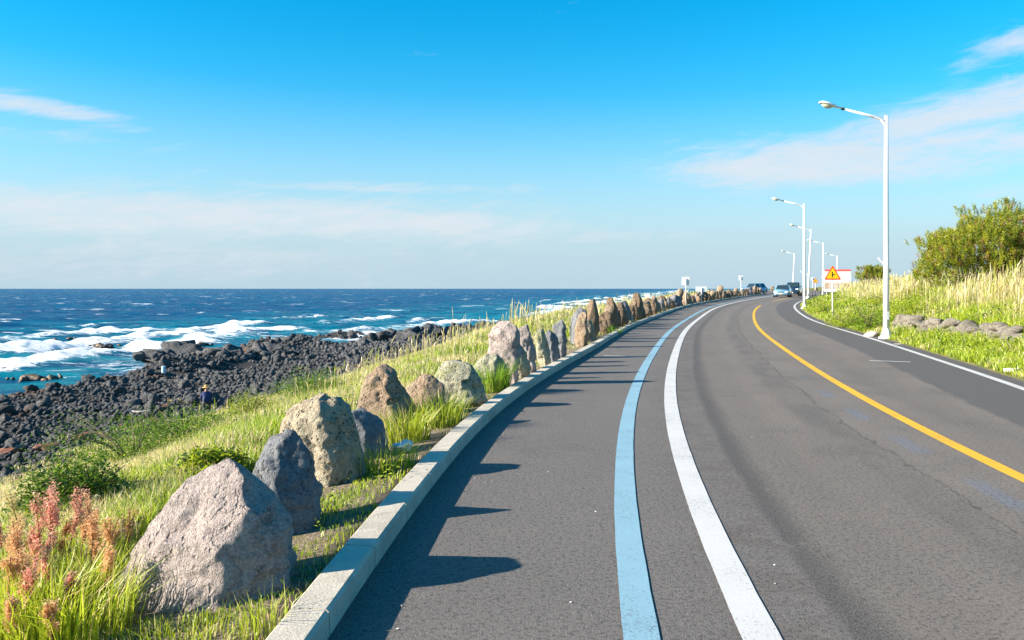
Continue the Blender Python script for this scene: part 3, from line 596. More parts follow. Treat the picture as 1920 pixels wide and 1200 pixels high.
# rust-brown seaweed drifts
for k, (px, py, wpx) in enumerate(((235, 793, 70), (300, 796, 66), (312, 766, 24), (20, 846, 60), (160, 826, 26), (90, 842, 60))):
    Y = (CAMZ+4.7)*FPX/(py-HY); X = (px-HX)/FPX*Y; V = rock_shape(IV2, 700+k, .55)*np.array([wpx/2*Y/FPX*.8, 1.0, .13]); o = link('seaweed_drift', np_mesh('seaweed_drift', V, IF2), M['seaweed']); o.location = (X, Y, gz1(X, Y)+.12)
    tag(o, 'rust brown drift of dry seaweed on the dark rubble', 'seaweed', 'seaweed drifts on the rubble')

# ------------------------------------------------------------------ vegetation builders
def blades(name, x, y, z, h, w, col, mat, lean=.35, az=None, rng=RNG, seg=2, tipw=0.0):
    n = len(x); az = rng.uniform(0, 2*np.pi, n) if az is None else az; face = az+rng.normal(0, .9, n)
    dx, dy = np.cos(az), np.sin(az); px_, py_ = -np.sin(face), np.cos(face); ln = np.abs(rng.normal(lean, lean*.5, n))*h
    V = np.zeros((n, 5, 3)); up = [0, .55, 1.0]; bend = [0, .28, 1.0]; ws = [1.0, .8, 0]
    for lv in (0, 1):
        for sgn, idx in ((-1, lv*2), (1, lv*2+1)):
            V[:, idx, 0] = x+dx*ln*bend[lv]+sgn*px_*w*.5*ws[lv]; V[:, idx, 1] = y+dy*ln*bend[lv]+sgn*py_*w*.5*ws[lv]; V[:, idx, 2] = z+h*up[lv]-(.03 if lv == 0 else 0)
    V[:, 4, 0] = x+dx*ln; V[:, 4, 1] = y+dy*ln; V[:, 4, 2] = z+h*(1-.12*np.clip(ln/h, 0, 2))
    b = np.arange(n)[:, None]*5; F = np.concatenate([b+np.array([[0, 1, 3]]), b+np.array([[0, 3, 2]]), b+np.array([[2, 3, 4]])])
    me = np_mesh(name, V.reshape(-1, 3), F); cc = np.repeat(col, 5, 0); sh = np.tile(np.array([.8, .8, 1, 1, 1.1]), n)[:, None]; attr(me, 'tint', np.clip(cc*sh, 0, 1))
    return me
def veg_mat(name, transl=.45):
    t = NT(name); c = t.attr('tint', 'Color'); g = t.new('ShaderNodeNewGeometry').outputs['Position']
    c = t.mix(t.ramp(t.noise(g, 6, 3), .3, .7, 0, .25), c, t.mix(1.0, c, (.6, .6, .5), 'MULTIPLY'))
    d = t.new('ShaderNodeBsdfDiffuse'); tr = t.new('ShaderNodeBsdfTranslucent'); gl = t.new('ShaderNodeBsdfGlossy'); gl.inputs['Roughness'].default_value = .45
    t.put(d.inputs[0], c); t.put(tr.inputs[0], c); m1 = t.new('ShaderNodeMixShader'); m1.inputs[0].default_value = transl; t.l.new(d.outputs[0], m1.inputs[1]); t.l.new(tr.outputs[0], m1.inputs[2])
    m2 = t.new('ShaderNodeMixShader'); m2.inputs[0].default_value = .04; t.l.new(m1.outputs[0], m2.inputs[1]); t.l.new(gl.outputs[0], m2.inputs[2]); t.l.new(m2.outputs[0], t.out.inputs[0]); return t.m
M['veg'] = veg_mat('grass_blades', .5)
def clear_of_stones(x, y):
    ok = np.ones(len(x), bool)
    for X, Y, r in STONES[:15]: ok &= ((x-X)**2/(r*.95)**2+(y-Y)**2/.3**2) > 1
    return ok
GREEN = np.array([.20, .34, .020]); LIME = np.array([.42, .50, .03]); STRAW = np.array([.66, .53, .20]); PALE = np.array([.62, .54, .36]); DEEP = np.array([.055, .12, .018]); RUST = np.array([.34, .17, .06])
def colour(x, y, rng, straw, lime=.5, deep=.15):
    n = len(x); a = n2(x, y, .45, 3, 11.0); b = n2(x, y, 1.6, 2, 12.0)
    ps = np.clip(straw+.55*a, 0, .95); r = rng.random(n); pick = r < ps
    c = GREEN+(LIME-GREEN)*np.clip(lime+.5*b+rng.normal(0, .25, n), 0, 1)[:, None]
    c = np.where((rng.random(n) < deep)[:, None], DEEP, c); s = STRAW+(PALE-STRAW)*rng.random(n)[:, None]
    c = np.where(pick[:, None], s, c); return c*rng.uniform(.75, 1.2, n)[:, None]
# --- left bank grass
rg = np.random.default_rng(21); N = 330000
a_ = rg.uniform(R(-37), R(22), N); r_ = 3.0*(140/3.0)**rg.random(N)**.88; x, y = r_*np.sin(a_), r_*np.cos(a_)
s_, t_ = road_st(x, y); u = -(s_-KO(t_))-.2; z = ground_z(x, y)
edge = z+.5*n2(x, y, .3, 3, 2.0)
ok = (u > .02) & (edge > -4.5) & (u < 26) & (t_ < 125) & clear_of_stones(x, y)
strip = (u < 1.25); cl_n = n2(x, y, 1.1, 2, 14.0); bare = strip & (cl_n < .22) & (t_ > 5.2) & (t_ < 30); ok &= ~(bare & (rg.random(N) < .95)); ok &= ~(strip & (u < .35) & (rg.random(N) < .7))
x, y, z, u, r_, strip = x[ok], y[ok], z[ok], u[ok], r_[ok], strip[ok]; n = len(x)
hn = n2(x, y, .5, 3, 16.0); near = sstep(9, 4, r_)*sstep(.9, 2.0, u)
h = (.145+.13*hn+.08*rg.random(n))*(1+.15*near); h = np.where(u < 1.7, h*.42, h); 
dmin = np.full(n, 9.0)
for X_, Y_, rad_ in STONES[:15]: dmin = np.minimum(dmin, np.hypot(x-X_, (y-Y_+.38)*.8)-rad_*1.05)
h = h*np.clip(.22+.8*dmin, .22, 1.0); h = np.clip(h, .04, .6)
plat = sstep(22, 32, r_)*sstep(7.5, 5.0, u); h = h*(1+.15*plat)
straw = np.interp(r_, [3, 6, 10, 20, 60], [.08, .20, .42, .46, .46])+.20*sstep(2.5, 7, u)
col = colour(x, y, rg, straw, .62)
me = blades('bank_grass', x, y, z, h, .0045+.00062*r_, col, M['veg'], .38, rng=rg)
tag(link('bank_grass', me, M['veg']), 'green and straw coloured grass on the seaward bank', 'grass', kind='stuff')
# --- broad-leaved ground cover, both sides
def leaves(name, x, y, z, size, col, rng, hmax):
    n = len(x); az = rng.uniform(0, 6.28, n); tl = rng.uniform(-.5, .9, n); L = size*rng.uniform(.7, 1.3, n); w = L*.42; zz = z+rng.random(n)*hmax
    dx, dy = np.cos(az)*np.cos(tl), np.sin(az)*np.cos(tl); dz = np.sin(tl); V = np.zeros((n, 4, 3))
    base = np.stack([x, y, zz], 1); d = np.stack([dx, dy, dz], 1); sd = np.stack([-np.sin(az), np.cos(az), rng.normal(0, .3, n)], 1)
    V[:, 0] = base; V[:, 1] = base+d*(L*.5)[:, None]+sd*(w*.5)[:, None]; V[:, 2] = base+d*L[:, None]; V[:, 3] = base+d*(L*.5)[:, None]-sd*(w*.5)[:, None]; V[:, [1, 3], 2] += (L*.08)[:, None]
    me = np_mesh(name, V.reshape(-1, 3), (np.arange(n)[:, None]*4+np.arange(4)[None, :])); attr(me, 'tint', np.repeat(col, 4, 0)); return me
def leafpatch(n, a0, a1, r0, r1, test, size0, size1, hmax, name, label, straw=.06, seed=0):
    q = np.random.default_rng(seed); a = q.uniform(R(a0), R(a1), n); r = r0*(r1/r0)**q.random(n); x, y = r*np.sin(a), r*np.cos(a); s, t = road_st(x, y); u = -(s-KO(t))-.2; v = s-RE(t)
    ok = test(x, y, u, v, t, q) & clear_of_stones(x, y); x, y, r = x[ok], y[ok], r[ok]; z = ground_z(x, y)
    me = leaves(name, x, y, z, size0+size1*r, colour(x, y, q, straw, .55, .25), q, hmax); tag(link(name, me, M['veg']), label, 'weeds', kind='stuff')
leafpatch(60000, -37, 12, 3.2, 60, lambda x, y, u, v, t, q: (u > .05) & (u < 9) & (n2(x, y, .7, 3, 31.0) > .12) & ~((u < 1.2) & (n2(x, y, 1.1, 2, 14.0) < .15)), .022, .0022, .20, 'bank_weeds', 'low leafy weeds among the bank grass', .08, 41)
# --- tall bright tuft grass at the lower left, tufts at the kerb
def tuft(cx, cy, n, rad, h, w, col0, rng, lean=.45):
    a = rng.uniform(0, 6.28, n); r = rad*np.sqrt(rng.random(n)); x, y = cx+r*np.cos(a), cy+r*np.sin(a); z = ground_z(x, y); hh = h*rng.uniform(.55, 1.1, n)
    col = col0*rng.uniform(.7, 1.25, n)[:, None]; col = np.where((rng.random(n) < .08)[:, None], STRAW, col)
    return x, y, z, hh, np.full(n, w), col, a+rng.normal(0, .5, n), lean
q = np.random.default_rng(77)
def grd(px, py, dz=0.0):                              # where the line of sight through a photo pixel meets the ground
    Y = 3.0
    while Y < 200:
        X = (px-HX)/FPX*Y
        if CAMZ-(py-HY)/FPX*Y < gz1(X, Y)+dz: return X, Y
        Y *= 1.01
    return X, Y
for k, (px, py, n, rad, h, w, colr, lab) in enumerate([
    (20, 1190, 420, .38, .38, .009, LIME, 'bright lime tuft of long grass in front of the rusty flower spikes'), (110, 1200, 460, .36, .38, .009, LIME, 'bright lime tuft of long grass beside the broad pinkish boulder'), (160, 1120, 160, .20, .34, .008, LIME*.9, 'narrow lime tuft touching the foot of the broad pinkish boulder'),
    (925, 735, 420, .26, .55, .011, GREEN*1.25, 'dark green tuft spilling over the kerb by the tallest slab'), (820, 800, 360, .33, .45, .010, LIME*.85, 'green tuft between the pitted triangular stone and the kerb'), (760, 830, 260, .26, .42, .010, LIME*.8, 'green tuft above the scrap of blue plastic'),
    (720, 885, 260, .30, .30, .008, LIME*.8, 'short green tuft at the foot of the big holed boulder'), (500, 1190, 60, .12, .22, .006, LIME*.85, 'thin weedy tuft between the broad boulder and the kerb'), (340, 1215, 110, .30, .14, .006, LIME*.85, 'thin tuft growing in front of the broad boulder'), (1150, 628, 160, .3, .35, .016, GREEN*1.2, 'green tuft in the gap of the stone row')]):
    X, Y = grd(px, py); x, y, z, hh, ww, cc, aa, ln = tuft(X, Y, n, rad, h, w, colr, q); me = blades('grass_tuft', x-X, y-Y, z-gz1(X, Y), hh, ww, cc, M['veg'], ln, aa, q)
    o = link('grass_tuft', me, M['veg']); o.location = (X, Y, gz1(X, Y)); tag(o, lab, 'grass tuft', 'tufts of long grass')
# --- rusty dock flower spikes
def dock(px, py, hgt, colr, k):
    X, Y = grd(px, py+135); hgt *= .80; q = np.random.default_rng(900+k); e = empty('dock_plant', (X, Y, gz1(X, Y))); tag(e, 'rusty pink dock plant with branched flower spikes rising from the grass', 'wild plant', 'rusty dock plants in the grass')
    bm = bmesh.new(); lx, ly = q.normal(0, .05), q.normal(0, .05); tube(bm, [(0, 0, 0), (lx*.4, ly*.4, hgt*.5), (lx, ly, hgt)], [.006, .004, .002], 5)
    br = []
    for b in range(6):
        f = q.uniform(.4, .85); a = q.uniform(0, 6.28); L = hgt*q.uniform(.12, .26); p0 = Vector((lx*f, ly*f, hgt*f)); p1 = p0+Vector((math.cos(a)*L*.45, math.sin(a)*L*.45, L)); tube(bm, [p0, p1], [.003, .0015], 4); br.append((p0, p1))
    br.append((Vector((lx*.6, ly*.6, hgt*.62)), Vector((lx, ly, hgt*1.04)))); me = bm_mesh('stem', bm); attr(me, 'tint', np.tile(np.array([[.20, .12, .05]]), (len(me.vertices), 1))); link('stem', me, M['veg'], e)
    pts = np.concatenate([np.array(p0)+(np.array(p1)-np.array(p0))*q.random((120, 1))+q.normal(0, .011, (120, 3)) for p0, p1 in br]); n = len(pts)
    me = leaves('flower_spike', pts[:, 0], pts[:, 1], pts[:, 2], np.full(n, .019), colr*q.uniform(.75, 1.25, n)[:, None], q, .006); link('flower_spike', me, M['veg'], e)
PINK = np.array([.86, .47, .36]); ORANGE = np.array([.82, .52, .28])
for k, (px, py, h, c_) in enumerate([(35, 1000, .62, ORANGE), (62, 1040, .5, ORANGE), (15, 1050, .5, ORANGE), (92, 950, .75, PINK), (105, 960, .7, PINK), (80, 965, .66, PINK), (145, 960, .6, ORANGE), (172, 945, .68, PINK), (190, 1020, .45, ORANGE), (25, 1110, .36, ORANGE), (102, 1100, .36, ORANGE), (240, 935, .5, ORANGE), (120, 945, .62, PINK*.9), (54, 960, .7, np.array([.7, .62, .3]))]+[(random.Random(k_).uniform(-20, 215), random.Random(k_+90).uniform(930, 1085), random.Random(k_+50).uniform(.35, .6), (ORANGE, PINK)[k_ % 2]) for k_ in range(12)]): dock(px, py, h, c_, k)

# ------------------------------------------------------------------ shrubs and trees
def shrub(px, py, W_, H_, name, label, tint, n=2600, leaf=.05, dens=1.0, seed=0, xy=None, group=None, deep=.3):
    X, Y = xy if xy else grd(px, py); z0 = gz1(X, Y); q = np.random.default_rng(seed+500); e = empty(name, (X, Y, z0)); tag(e, label, 'shrub', group)
    bm = bmesh.new()
    for k in range(9):
        a = q.uniform(0, 6.28); tube(bm, [(0, 0, -.05), (math.cos(a)*W_*.12, math.sin(a)*W_*.12, H_*.4), (math.cos(a)*W_*.36, math.sin(a)*W_*.3, H_*q.uniform(.6, .9))], [.02, .012, .004], 5)
    link('stem', bm_mesh('stem', bm), M['bark'], e)
    d = q.normal(size=(n, 3)); d /= np.linalg.norm(d, axis=1)[:, None]; d[:, 2] = np.abs(d[:, 2]); r = q.random(n)**.45*(1+.38*fbm(d*2.3+seed, 3)); pts = d*r[:, None]*np.array([W_/2, W_/2.2, H_])
    c_ = tint*q.uniform(.65, 1.3, n)[:, None]; c_ = np.where((q.random(n) < deep)[:, None], DEEP*q.uniform(.7, 1.2, n)[:, None], c_)
    link('foliage', leaves('foliage', pts[:, 0], pts[:, 1], pts[:, 2], np.full(n, leaf), c_, q, .02), M['veg'], e); return e
t = NT('bark'); v = t.coord(); f = t.noise(v, 12, 6, .7); M['bark'] = t.done(t.mix(t.ramp(f, .35, .65), (.10, .07, .045), (.22, .16, .11)), .9, t.bump(f, .8, .03))
def pine(X, Y, z0, W_, H_, name, label, seed, nshoot=700, needle=.22, nw=.012, lift=.1, kind='tree'):
    q = np.random.default_rng(seed); e = empty(name, (X, Y, z0)); tag(e, label, kind)
    # shoots spread through an uneven crown, each carried by a limb
    d = q.normal(size=(nshoot*2, 3)); d /= np.linalg.norm(d, axis=1)[:, None]; d = d[d[:, 2] > -.35][:nshoot]; n = len(d)
    nc_ = max(12, n//14); cd_ = d[q.integers(0, n, nc_)]; d = cd_[q.integers(0, nc_, n)]*1.0+q.normal(0, .13, (n, 3)); d /= np.linalg.norm(d, axis=1)[:, None]   # shoots gather at the branch ends
    lump = 1+.34*fbm(d*1.9+seed, 3)+.16*fbm(d*5+seed, 2); r = (.58+.42*q.random(n)**.4)*lump
    pts = np.stack([d[:, 0]*r*W_/2, d[:, 1]*r*W_/2.3, H_*(lift+(1-lift)*np.clip(.32+d[:, 2]*r*.66, 0, 1.1))], 1)
    bm = bmesh.new(); tube(bm, [(0, 0, -.2), (W_*.02, 0, H_*.35), (-W_*.02, 0, H_*.8)], [.035*H_, .025*H_, .006*H_], 8); link('trunk', bm_mesh('trunk', bm), M['bark'], e)
    bm = bmesh.new()
    for k in range(0, n, max(1, n//120)):
        p = Vector(pts[k]); b = Vector((0, 0, min(H_*.5, p.z*.45))); m = b.lerp(p, .55)+Vector((q.normal(0, .05*W_*.3), q.normal(0, .03*W_), -.03*H_)); tube(bm, [b, m, p], [.008*H_, .004*H_, .002*H_], 5, False)
    link('limbs', bm_mesh('limbs', bm), M['bark'], e)
    axis = d*.45+np.array([0, 0, 1.0])+q.normal(0, .18, d.shape); axis /= np.linalg.norm(axis, axis=1)[:, None]; K_ = 30
    f = np.tile(np.linspace(0, 1, K_), n); P0 = np.repeat(pts, K_, 0)+np.repeat(axis, K_, 0)*(f*needle*1.5)[:, None]
    rd = q.normal(size=(n*K_, 3)); nd = np.repeat(axis, K_, 0)*.55+rd*.50; nd /= np.linalg.norm(nd, axis=1)[:, None]; sd = np.cross(nd, q.normal(size=(n*K_, 3))); sd /= np.linalg.norm(sd, axis=1)[:, None]
    L = needle*q.uniform(.6, 1.15, n*K_); V = np.stack([P0-sd*nw*.5, P0+sd*nw*.5, P0+nd*L[:, None]], 1)
    depth = np.clip(np.repeat(r, K_), 0, 1.2); sh = np.repeat(q.random(n), K_)
    c_ = np.array([.13, .22, .016])+(np.array([.50, .48, .03])-np.array([.13, .22, .016]))*np.clip(sh*.9+q.normal(0, .15, n*K_), 0, 1)[:, None]
    c_ = np.where((np.repeat(q.random(n), K_) < .12)[:, None], np.array([.36, .22, .06]), c_)*q.uniform(.75, 1.2, n*K_)[:, None]
    me = np_mesh('crown', V.reshape(-1, 3), np.arange(n*K_*3).reshape(-1, 3)); attr(me, 'tint', np.repeat(c_, 3, 0)); link('crown', me, M['veg'], e); return e

# ------------------------------------------------------------------ left bank shrubs, pampas
for k, (px, py, w, h, lb) in enumerate([(250, 868, 3.0, .75, 'widest dark green shrub on the slope above the rubble'), (468, 788, 1.5, .8, 'bright green round shrub at the edge of the rubble'), (145, 962, 1.1, .45, 'small dark green shrub behind the rusty dock plants'), (345, 835, 2.4, .6, 'grey green shrub leaning over the rubble edge'), (400, 905, .8, .30, 'low leafy shrub beside the blue grey upright stone'), (590, 742, 2.6, .7, 'olive shrub on the slope behind the double humped boulder')]):
    shrub(px, py, w, h, 'bank_shrub', lb, [GREEN*.8, LIME, GREEN*.7, GREEN*.9, LIME, GREEN][k], 7000, .042+.003*k, seed=k, group='shrubs on the seaward bank', deep=.35)
def plumes(name, x, y, z, h, rng, width, plume=True, green=.1):
    n = len(x); az = rng.normal(.1, 1.5, n); ln = np.abs(rng.normal(.06, .10, n))*h; dx, dy = np.cos(az), np.sin(az); V = np.zeros((n, 8, 3)); fc = rng.uniform(0, 3.14, n); px_, py_ = np.cos(fc), np.sin(fc)
    def row(i, fh, fb, w):
        for sg, j in ((-1, i), (1, i+1)):
            V[:, j, 0] = x+dx*ln*fb+sg*px_*(w*.5); V[:, j, 1] = y+dy*ln*fb+sg*py_*(w*.5); V[:, j, 2] = z+h*fh
    row(0, -.05, 0, width*.7); row(2, .72, .3, width*.6); row(4, .86, .6, width*(1.0+rng.random(n)*(1.3 if plume else 0))); row(6, 1.0, 1.15, width*.3)
    b = np.arange(n)[:, None]*8; F = np.concatenate([b+np.array([[i, i+1, i+3, i+2]]) for i in (0, 2, 4)])
    me = np_mesh(name, V.reshape(-1, 3), F); c_ = STRAW+(PALE-STRAW)*rng.random(n)[:, None]; c_ = np.where((rng.random(n) < green)[:, None], LIME*.9, c_)*rng.uniform(.8, 1.15, n)[:, None]
    cc = np.repeat(c_, 8, 0); attr(me, 'tint', cc); return me
q = np.random.default_rng(91)
for k, (px, py, n, h, lb) in enumerate([(985, 632, 46, 1.45, 'tall feathery pampas clump rising above the tallest slab'), (1125, 607, 30, 1.25, 'shorter pampas clump by the gap in the stone row'), (857, 672, 5, 1.7, 'single thin dry stalk standing above the rubble')]):
    Y = [27.0, 38.0, 34.0][k]; X = (px-HX)/FPX*Y; a = q.uniform(0, 6.28, n); r = .5*np.sqrt(q.random(n)); z0 = gz1(X, Y)
    me = plumes('pampas_clump', r*np.cos(a), r*np.sin(a), 0*r, h*q.uniform(.55, 1.05, n), q, .022); o = link('pampas_clump', me, M['veg']); o.location = (X, Y, z0); tag(o, lb, 'pampas grass')
# scattered feathery stalks along the edge of the bank
N = 3600; t_ = q.uniform(16, 122, N); u = q.uniform(2.0, 8.5, N)+np.interp(t_, [16, 60], [0, 1.5]); x, y = P(t_, KO(t_)-.2-u); z = ground_z(x, y); ok = (n2(x, y, .35, 2, 44.0) > -.05); x, y, z = x[ok], y[ok], z[ok]; r = np.hypot(x, y)
tag(link('bank_stalks', plumes('bank_stalks', x, y, z, np.clip(q.normal(.55, .22, len(x)), .2, 1.1), q, .006+.00040*r, True, .25), M['veg']), 'dry feathery stalks along the top of the seaward bank', 'dry grass', kind='stuff')

# ------------------------------------------------------------------ right bank: wall, reeds, grass, shrubs, pine
wall = empty('dry_stone_wall', (12.9, 24, gz1(12.5, 24))); tag(wall, 'low dry stone wall of rough grey blocks beneath the pale reeds', 'wall')
wmesh = []
for k in range(12):
    me = np_mesh('stone', rock_shape(IV2, 900+k, .30)*np.array([.72, .72, .72]), IF2); me.materials.append(M['wall_stone']); wmesh.append(me)
wred = wmesh[3].copy(); wred.materials.clear(); wred.materials.append(M['wall_stone_red'])
q = random.Random(31)
for row in range(4):
    tp = 12.5+row*.13
    while tp < 33.6:
        L = q.uniform(.32, .62); hh = .21; wv_ = float(np.interp(tp, [10, 16, 21, 32], [2.6, 2.3, 1.9, .85])); x, y = P(tp, float(RE(tp))+wv_+.12+row*.045); d = float(Xw(tp, 1)); g0 = float(road_z(tp))+.12
        if row == 3 and q.random() < .4: tp += L; continue
        o = link('stone', wred if (row == 1 and abs(tp-27.3) < .25) else wmesh[q.randrange(12)], None, wall); o.location = Vector((float(x), float(y), g0+row*.165+q.uniform(-.02, .02)))-wall.location; o.rotation_euler = (q.uniform(-.25, .25), q.uniform(-.25, .25), math.atan2(1, d)+q.uniform(-.2, .2)+(math.pi if q.random() < .5 else 0)); o.scale = (L*.86, q.uniform(.46, .58), q.uniform(.20, .28)); tp += L*.86

rg = np.random.default_rng(61)
def right_pts(N, r0, r1, a0, a1):
    a = rg.uniform(R(a0), R(a1), N); r = r0*(r1/r0)**rg.random(N)**.9; x, y = r*np.sin(a), r*np.cos(a); s, t = road_st(x, y); v = s-RE(t); ok = (v > .0) & (t < 160) & (corridor(x, y) < .25); return x[ok], y[ok], v[ok], t[ok], r[ok]
# short verge grass and green slope
x, y, v, t_, r_ = right_pts(260000, 11, 150, 14, 40); z = ground_z(x, y); wv_ = np.interp(t_, [10, 16, 21, 32, 33], [2.6, 2.3, 1.9, .85, 3.0]); n = len(x)
ragged = v > .06*n2(x, y, 3.0, 2, 3.0)+.02; hn = n2(x, y, .6, 3, 17.0)
inwall = (t_ < 34) & (v > wv_-.05) & (v < wv_+.45)
h = (.17+.12*hn+.10*rg.random(n))*np.interp(v, [0, .5, 1.5, 4], [.45, .85, 1.1, 1.5])*np.where((t_ < 33.5) & (v > wv_-.7) & (v < wv_), 1.55, 1.0); h = np.clip(h, .05, .65); ok = ragged & ~inwall
straw = np.interp(v, [0, 1.5, 4, 8], [.04, .08, .22, .30]); col = colour(x, y, rg, straw, .85, .08)*1.0
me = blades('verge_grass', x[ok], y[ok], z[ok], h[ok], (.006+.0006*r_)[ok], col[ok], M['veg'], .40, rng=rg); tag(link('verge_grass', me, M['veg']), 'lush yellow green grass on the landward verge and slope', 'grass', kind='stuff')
leafpatch(70000, 15, 40, 11, 110, lambda x, y, u, v, t, q_: (v > .25) & (t < 130) & (corridor(x, y) < .2) & (n2(x, y, .45, 3, 52.0) > -.02), .03, .0028, .42, 'verge_weeds', 'leafy yellow green weeds on the landward slope', .04, 43)
# tall pale reeds
x, y, v, t_, r_ = right_pts(190000, 12, 120, 15, 40); wv_ = np.interp(t_, [10, 16, 21, 32, 33, 60, 90], [2.6, 2.3, 1.9, .85, 2.4, 2.2, 2.0]); rn = n2(x, y, .22, 3, 71.0)
reed = (v > wv_+.7+.8*np.clip(-rn, 0, 1)) & (rg.random(len(x)) < np.clip(.30+1.7*rn+np.where(t_ < 31, .22, -.10), .03, 1)) & ((t_ < 31.5) | (rn > -.05))
keep_pine = ((x-23)**2/9+(y-40)**2/9) > 1; reed &= keep_pine
x, y, v, r_ = x[reed][:70000], y[reed][:70000], v[reed][:70000], r_[reed][:70000]; z = ground_z(x, y)
me = plumes('reed_bed', x, y, z, np.clip(rg.normal(.85, .22, len(x))+.25*n2(x, y, .5, 2, 81.0), .3, 1.5)*np.interp(r_, [15, 40, 90], [1.1, 1.0, .9]), rg, .006+.00026*r_, True, .24); tag(link('reed_bed', me, M['veg']), 'dense bed of tall pale dry reeds on the landward bank', 'reeds', kind='stuff')
for k, (px, py, w, h, lb) in enumerate([(1628, 606, 1.7, 1.15, 'leafy dark-hearted shrub beside the lamp post at the wall end'), (1590, 596, 2.2, .7, 'low lime shrub to the seaward side of the leafy shrub'), (1712, 560, 2.4, .9, 'yellow green shrub spreading behind the end of the stone wall'), (1545, 583, 2.2, .8, 'lime shrub near the triangular warning sign'), (1760, 530, 3.0, .8, 'lime shrub in front of the big pine'), (1660, 545, 2.6, .7, 'yellow green shrub among the reeds on the slope')]):
    Yk = [33.5, 37.0, 34.5, 52.0, 37.0, 44.0][k]; Xk = (px-HX)/FPX*Yk
    shrub(px, py, w, h, 'verge_shrub', lb, [GREEN*1.15, LIME*.95, LIME*1.05, LIME*.95, LIME, LIME*.95][k], 2600, .07, seed=20+k, xy=(Xk, Yk), group='shrubs on the landward slope', deep=[.38, .12, .06, .1, .1, .1][k])
pine(23.3, 40.5, gz1(23.3, 40.5)-.25, 7.2, 3.6, 'pine_tree', 'broad bushy golden green pine crowning the landward bank', 5, 4200, .19, .022, .0)
pine(31.6, 75, gz1(31.6, 75)+.1, 3.2, 1.75, 'pine_tree', 'small flat-topped dark pine between the notice board and the big pine', 8, 520, .20, .024, .3)
pine(35.2, 84.5, gz1(35.2, 84.5), 1.6, 1.9, 'dry_shrub', 'thin brown shrub beside the white notice board', 9, 90, .24, .02, .2, 'shrub')

# ------------------------------------------------------------------ street lamps
def lamp_head_mesh():
    bm = bmesh.new(); st_ = [(-.02, .035, .035, .0), (.18, .045, .05, .0), (.30, .10, .07, .01), (.50, .135, .085, .02), (.70, .135, .08, .02), (.80, .09, .05, .012), (.83, .03, .02, .0)]; rings = []
    for xx, w, h, dz in st_: rings.append([bm.verts.new((-xx, w*math.cos(a), dz+(h if math.sin(a) > 0 else h*.35)*math.sin(a))) for a in np.linspace(0, 2*math.pi, 16, endpoint=False)])
    for a, b in zip(rings, rings[1:]):
        for i in range(16): bm.faces.new((a[i], a[(i+1) % 16], b[(i+1) % 16], b[i]))
    bm.faces.new(rings[0]); bm.faces.new(rings[-1][::-1]); return bm_mesh('lamp_head', bm)
def lens_mesh():
    bm = bmesh.new(); rings = []
    for f in (0, .35, .7, .92, 1.0):
        k = math.sqrt(max(0, 1-f*f)); rings.append([bm.verts.new((-.55+.20*k*math.cos(a)+.02, .105*k*math.sin(a), -.012-.10*f)) for a in np.linspace(0, 2*math.pi, 16, endpoint=False)] if k > .01 else [bm.verts.new((-.53, 0, -.112))])
    for a, b in zip(rings, rings[1:]):
        for i in range(16):
            if len(b) == 1: bm.faces.new((a[i], a[(i+1) % 16], b[0]))
            else: bm.faces.new((a[i], a[(i+1) % 16], b[(i+1) % 16], b[i]))
    bm.faces.new(rings[0][::-1]); return bm_mesh('lens', bm)
def make_lamp():
    e = empty('street_lamp'); Hh = 7.55
    bm = bmesh.new(); tube(bm, [(0, 0, .02), (0, 0, 2.5), (0, 0, 5), (0, 0, Hh)], [.105, .09, .075, .058], 16); p = link('pole', bm_mesh('pole', bm), M['lamp_white'], e, True)
    bm = bmesh.new(); tube(bm, [(.0, 0, Hh-.42), (-.05, 0, Hh-.25), (-.22, 0, Hh-.10), (-.5, 0, Hh-.02), (-1.55, 0, Hh+.22)], [.05, .055, .052, .045, .036], 12); link('arm', bm_mesh('arm', bm), M['lamp_white'], e, True)
    bm = bmesh.new(); tube(bm, [(-1.50, 0, Hh+.208), (-1.56, 0, Hh+.222)], .05, 12); link('collar', bm_mesh('collar', bm), M['dark_rubber'], e)
    hd = link('lamp_head', lamp_head_mesh(), M['lamp_white'], e, True); hd.location = (-1.55, 0, Hh+.22); hd.rotation_euler = (0, R(13), 0); ln = link('lens', lens_mesh(), M['lamp_lens'], hd, True)
    bm = bmesh.new(); tube(bm, [(0, 0, -.25), (0, 0, .03), (0, 0, .035), (0, 0, .12), (0, 0, .32)], [.26, .26, .20, .17, .108], 8); link('base', bm_mesh('base', bm), M['lamp_white'], e)
    bm = bmesh.new(); tube(bm, [(-.06, 0, 2.50), (-.28, 0, 2.72)], .028, 8); link('flag_bracket', bm_mesh('flag_bracket', bm), M['lamp_white'], e)
    bm = bmesh.new(); bm_box(bm, (0, -.1, .75), (.10, .025, .26), bevel=.006); link('access_door', bm_mesh('access_door', bm), M['lamp_white'], e)
    return e
def copy_tree(o, parent=None):
    c_ = o.copy(); C.objects.link(c_)
    if parent: c_.parent = parent
    for ch in list(o.children): copy_tree(ch, c_)
    return c_
L0 = make_lamp()
for k, (X, Y, tilt, lb) in enumerate([(12.72, 29.0, 0, 'white street lamp at the end of the dry stone wall, small bracket on its pole'), (21.15, 61.7, -.3, 'white street lamp on the inside of the bend just past the triangular sign'), (31.9, 92.0, 2.6, 'white leaning street lamp at the corner of the side road'), (44.8, 123.0, .4, 'white street lamp rising beside the white notice board'), (63.2, 166.0, .5, 'white street lamp whose top shows above the white notice board'), (51.0, 155.0, 2.0, 'white street lamp standing behind the dark off-roader')]):
    o = L0 if k == 0 else copy_tree(L0); o.location = (X, Y, gz1(X, Y)); o.rotation_euler = (0, R(tilt), R([4, 2, 0, 0, 0, 0][k])); tag(o, lb, 'street lamp', 'white street lamps along the road')
    if k in (4, 5): o.location.z = .55

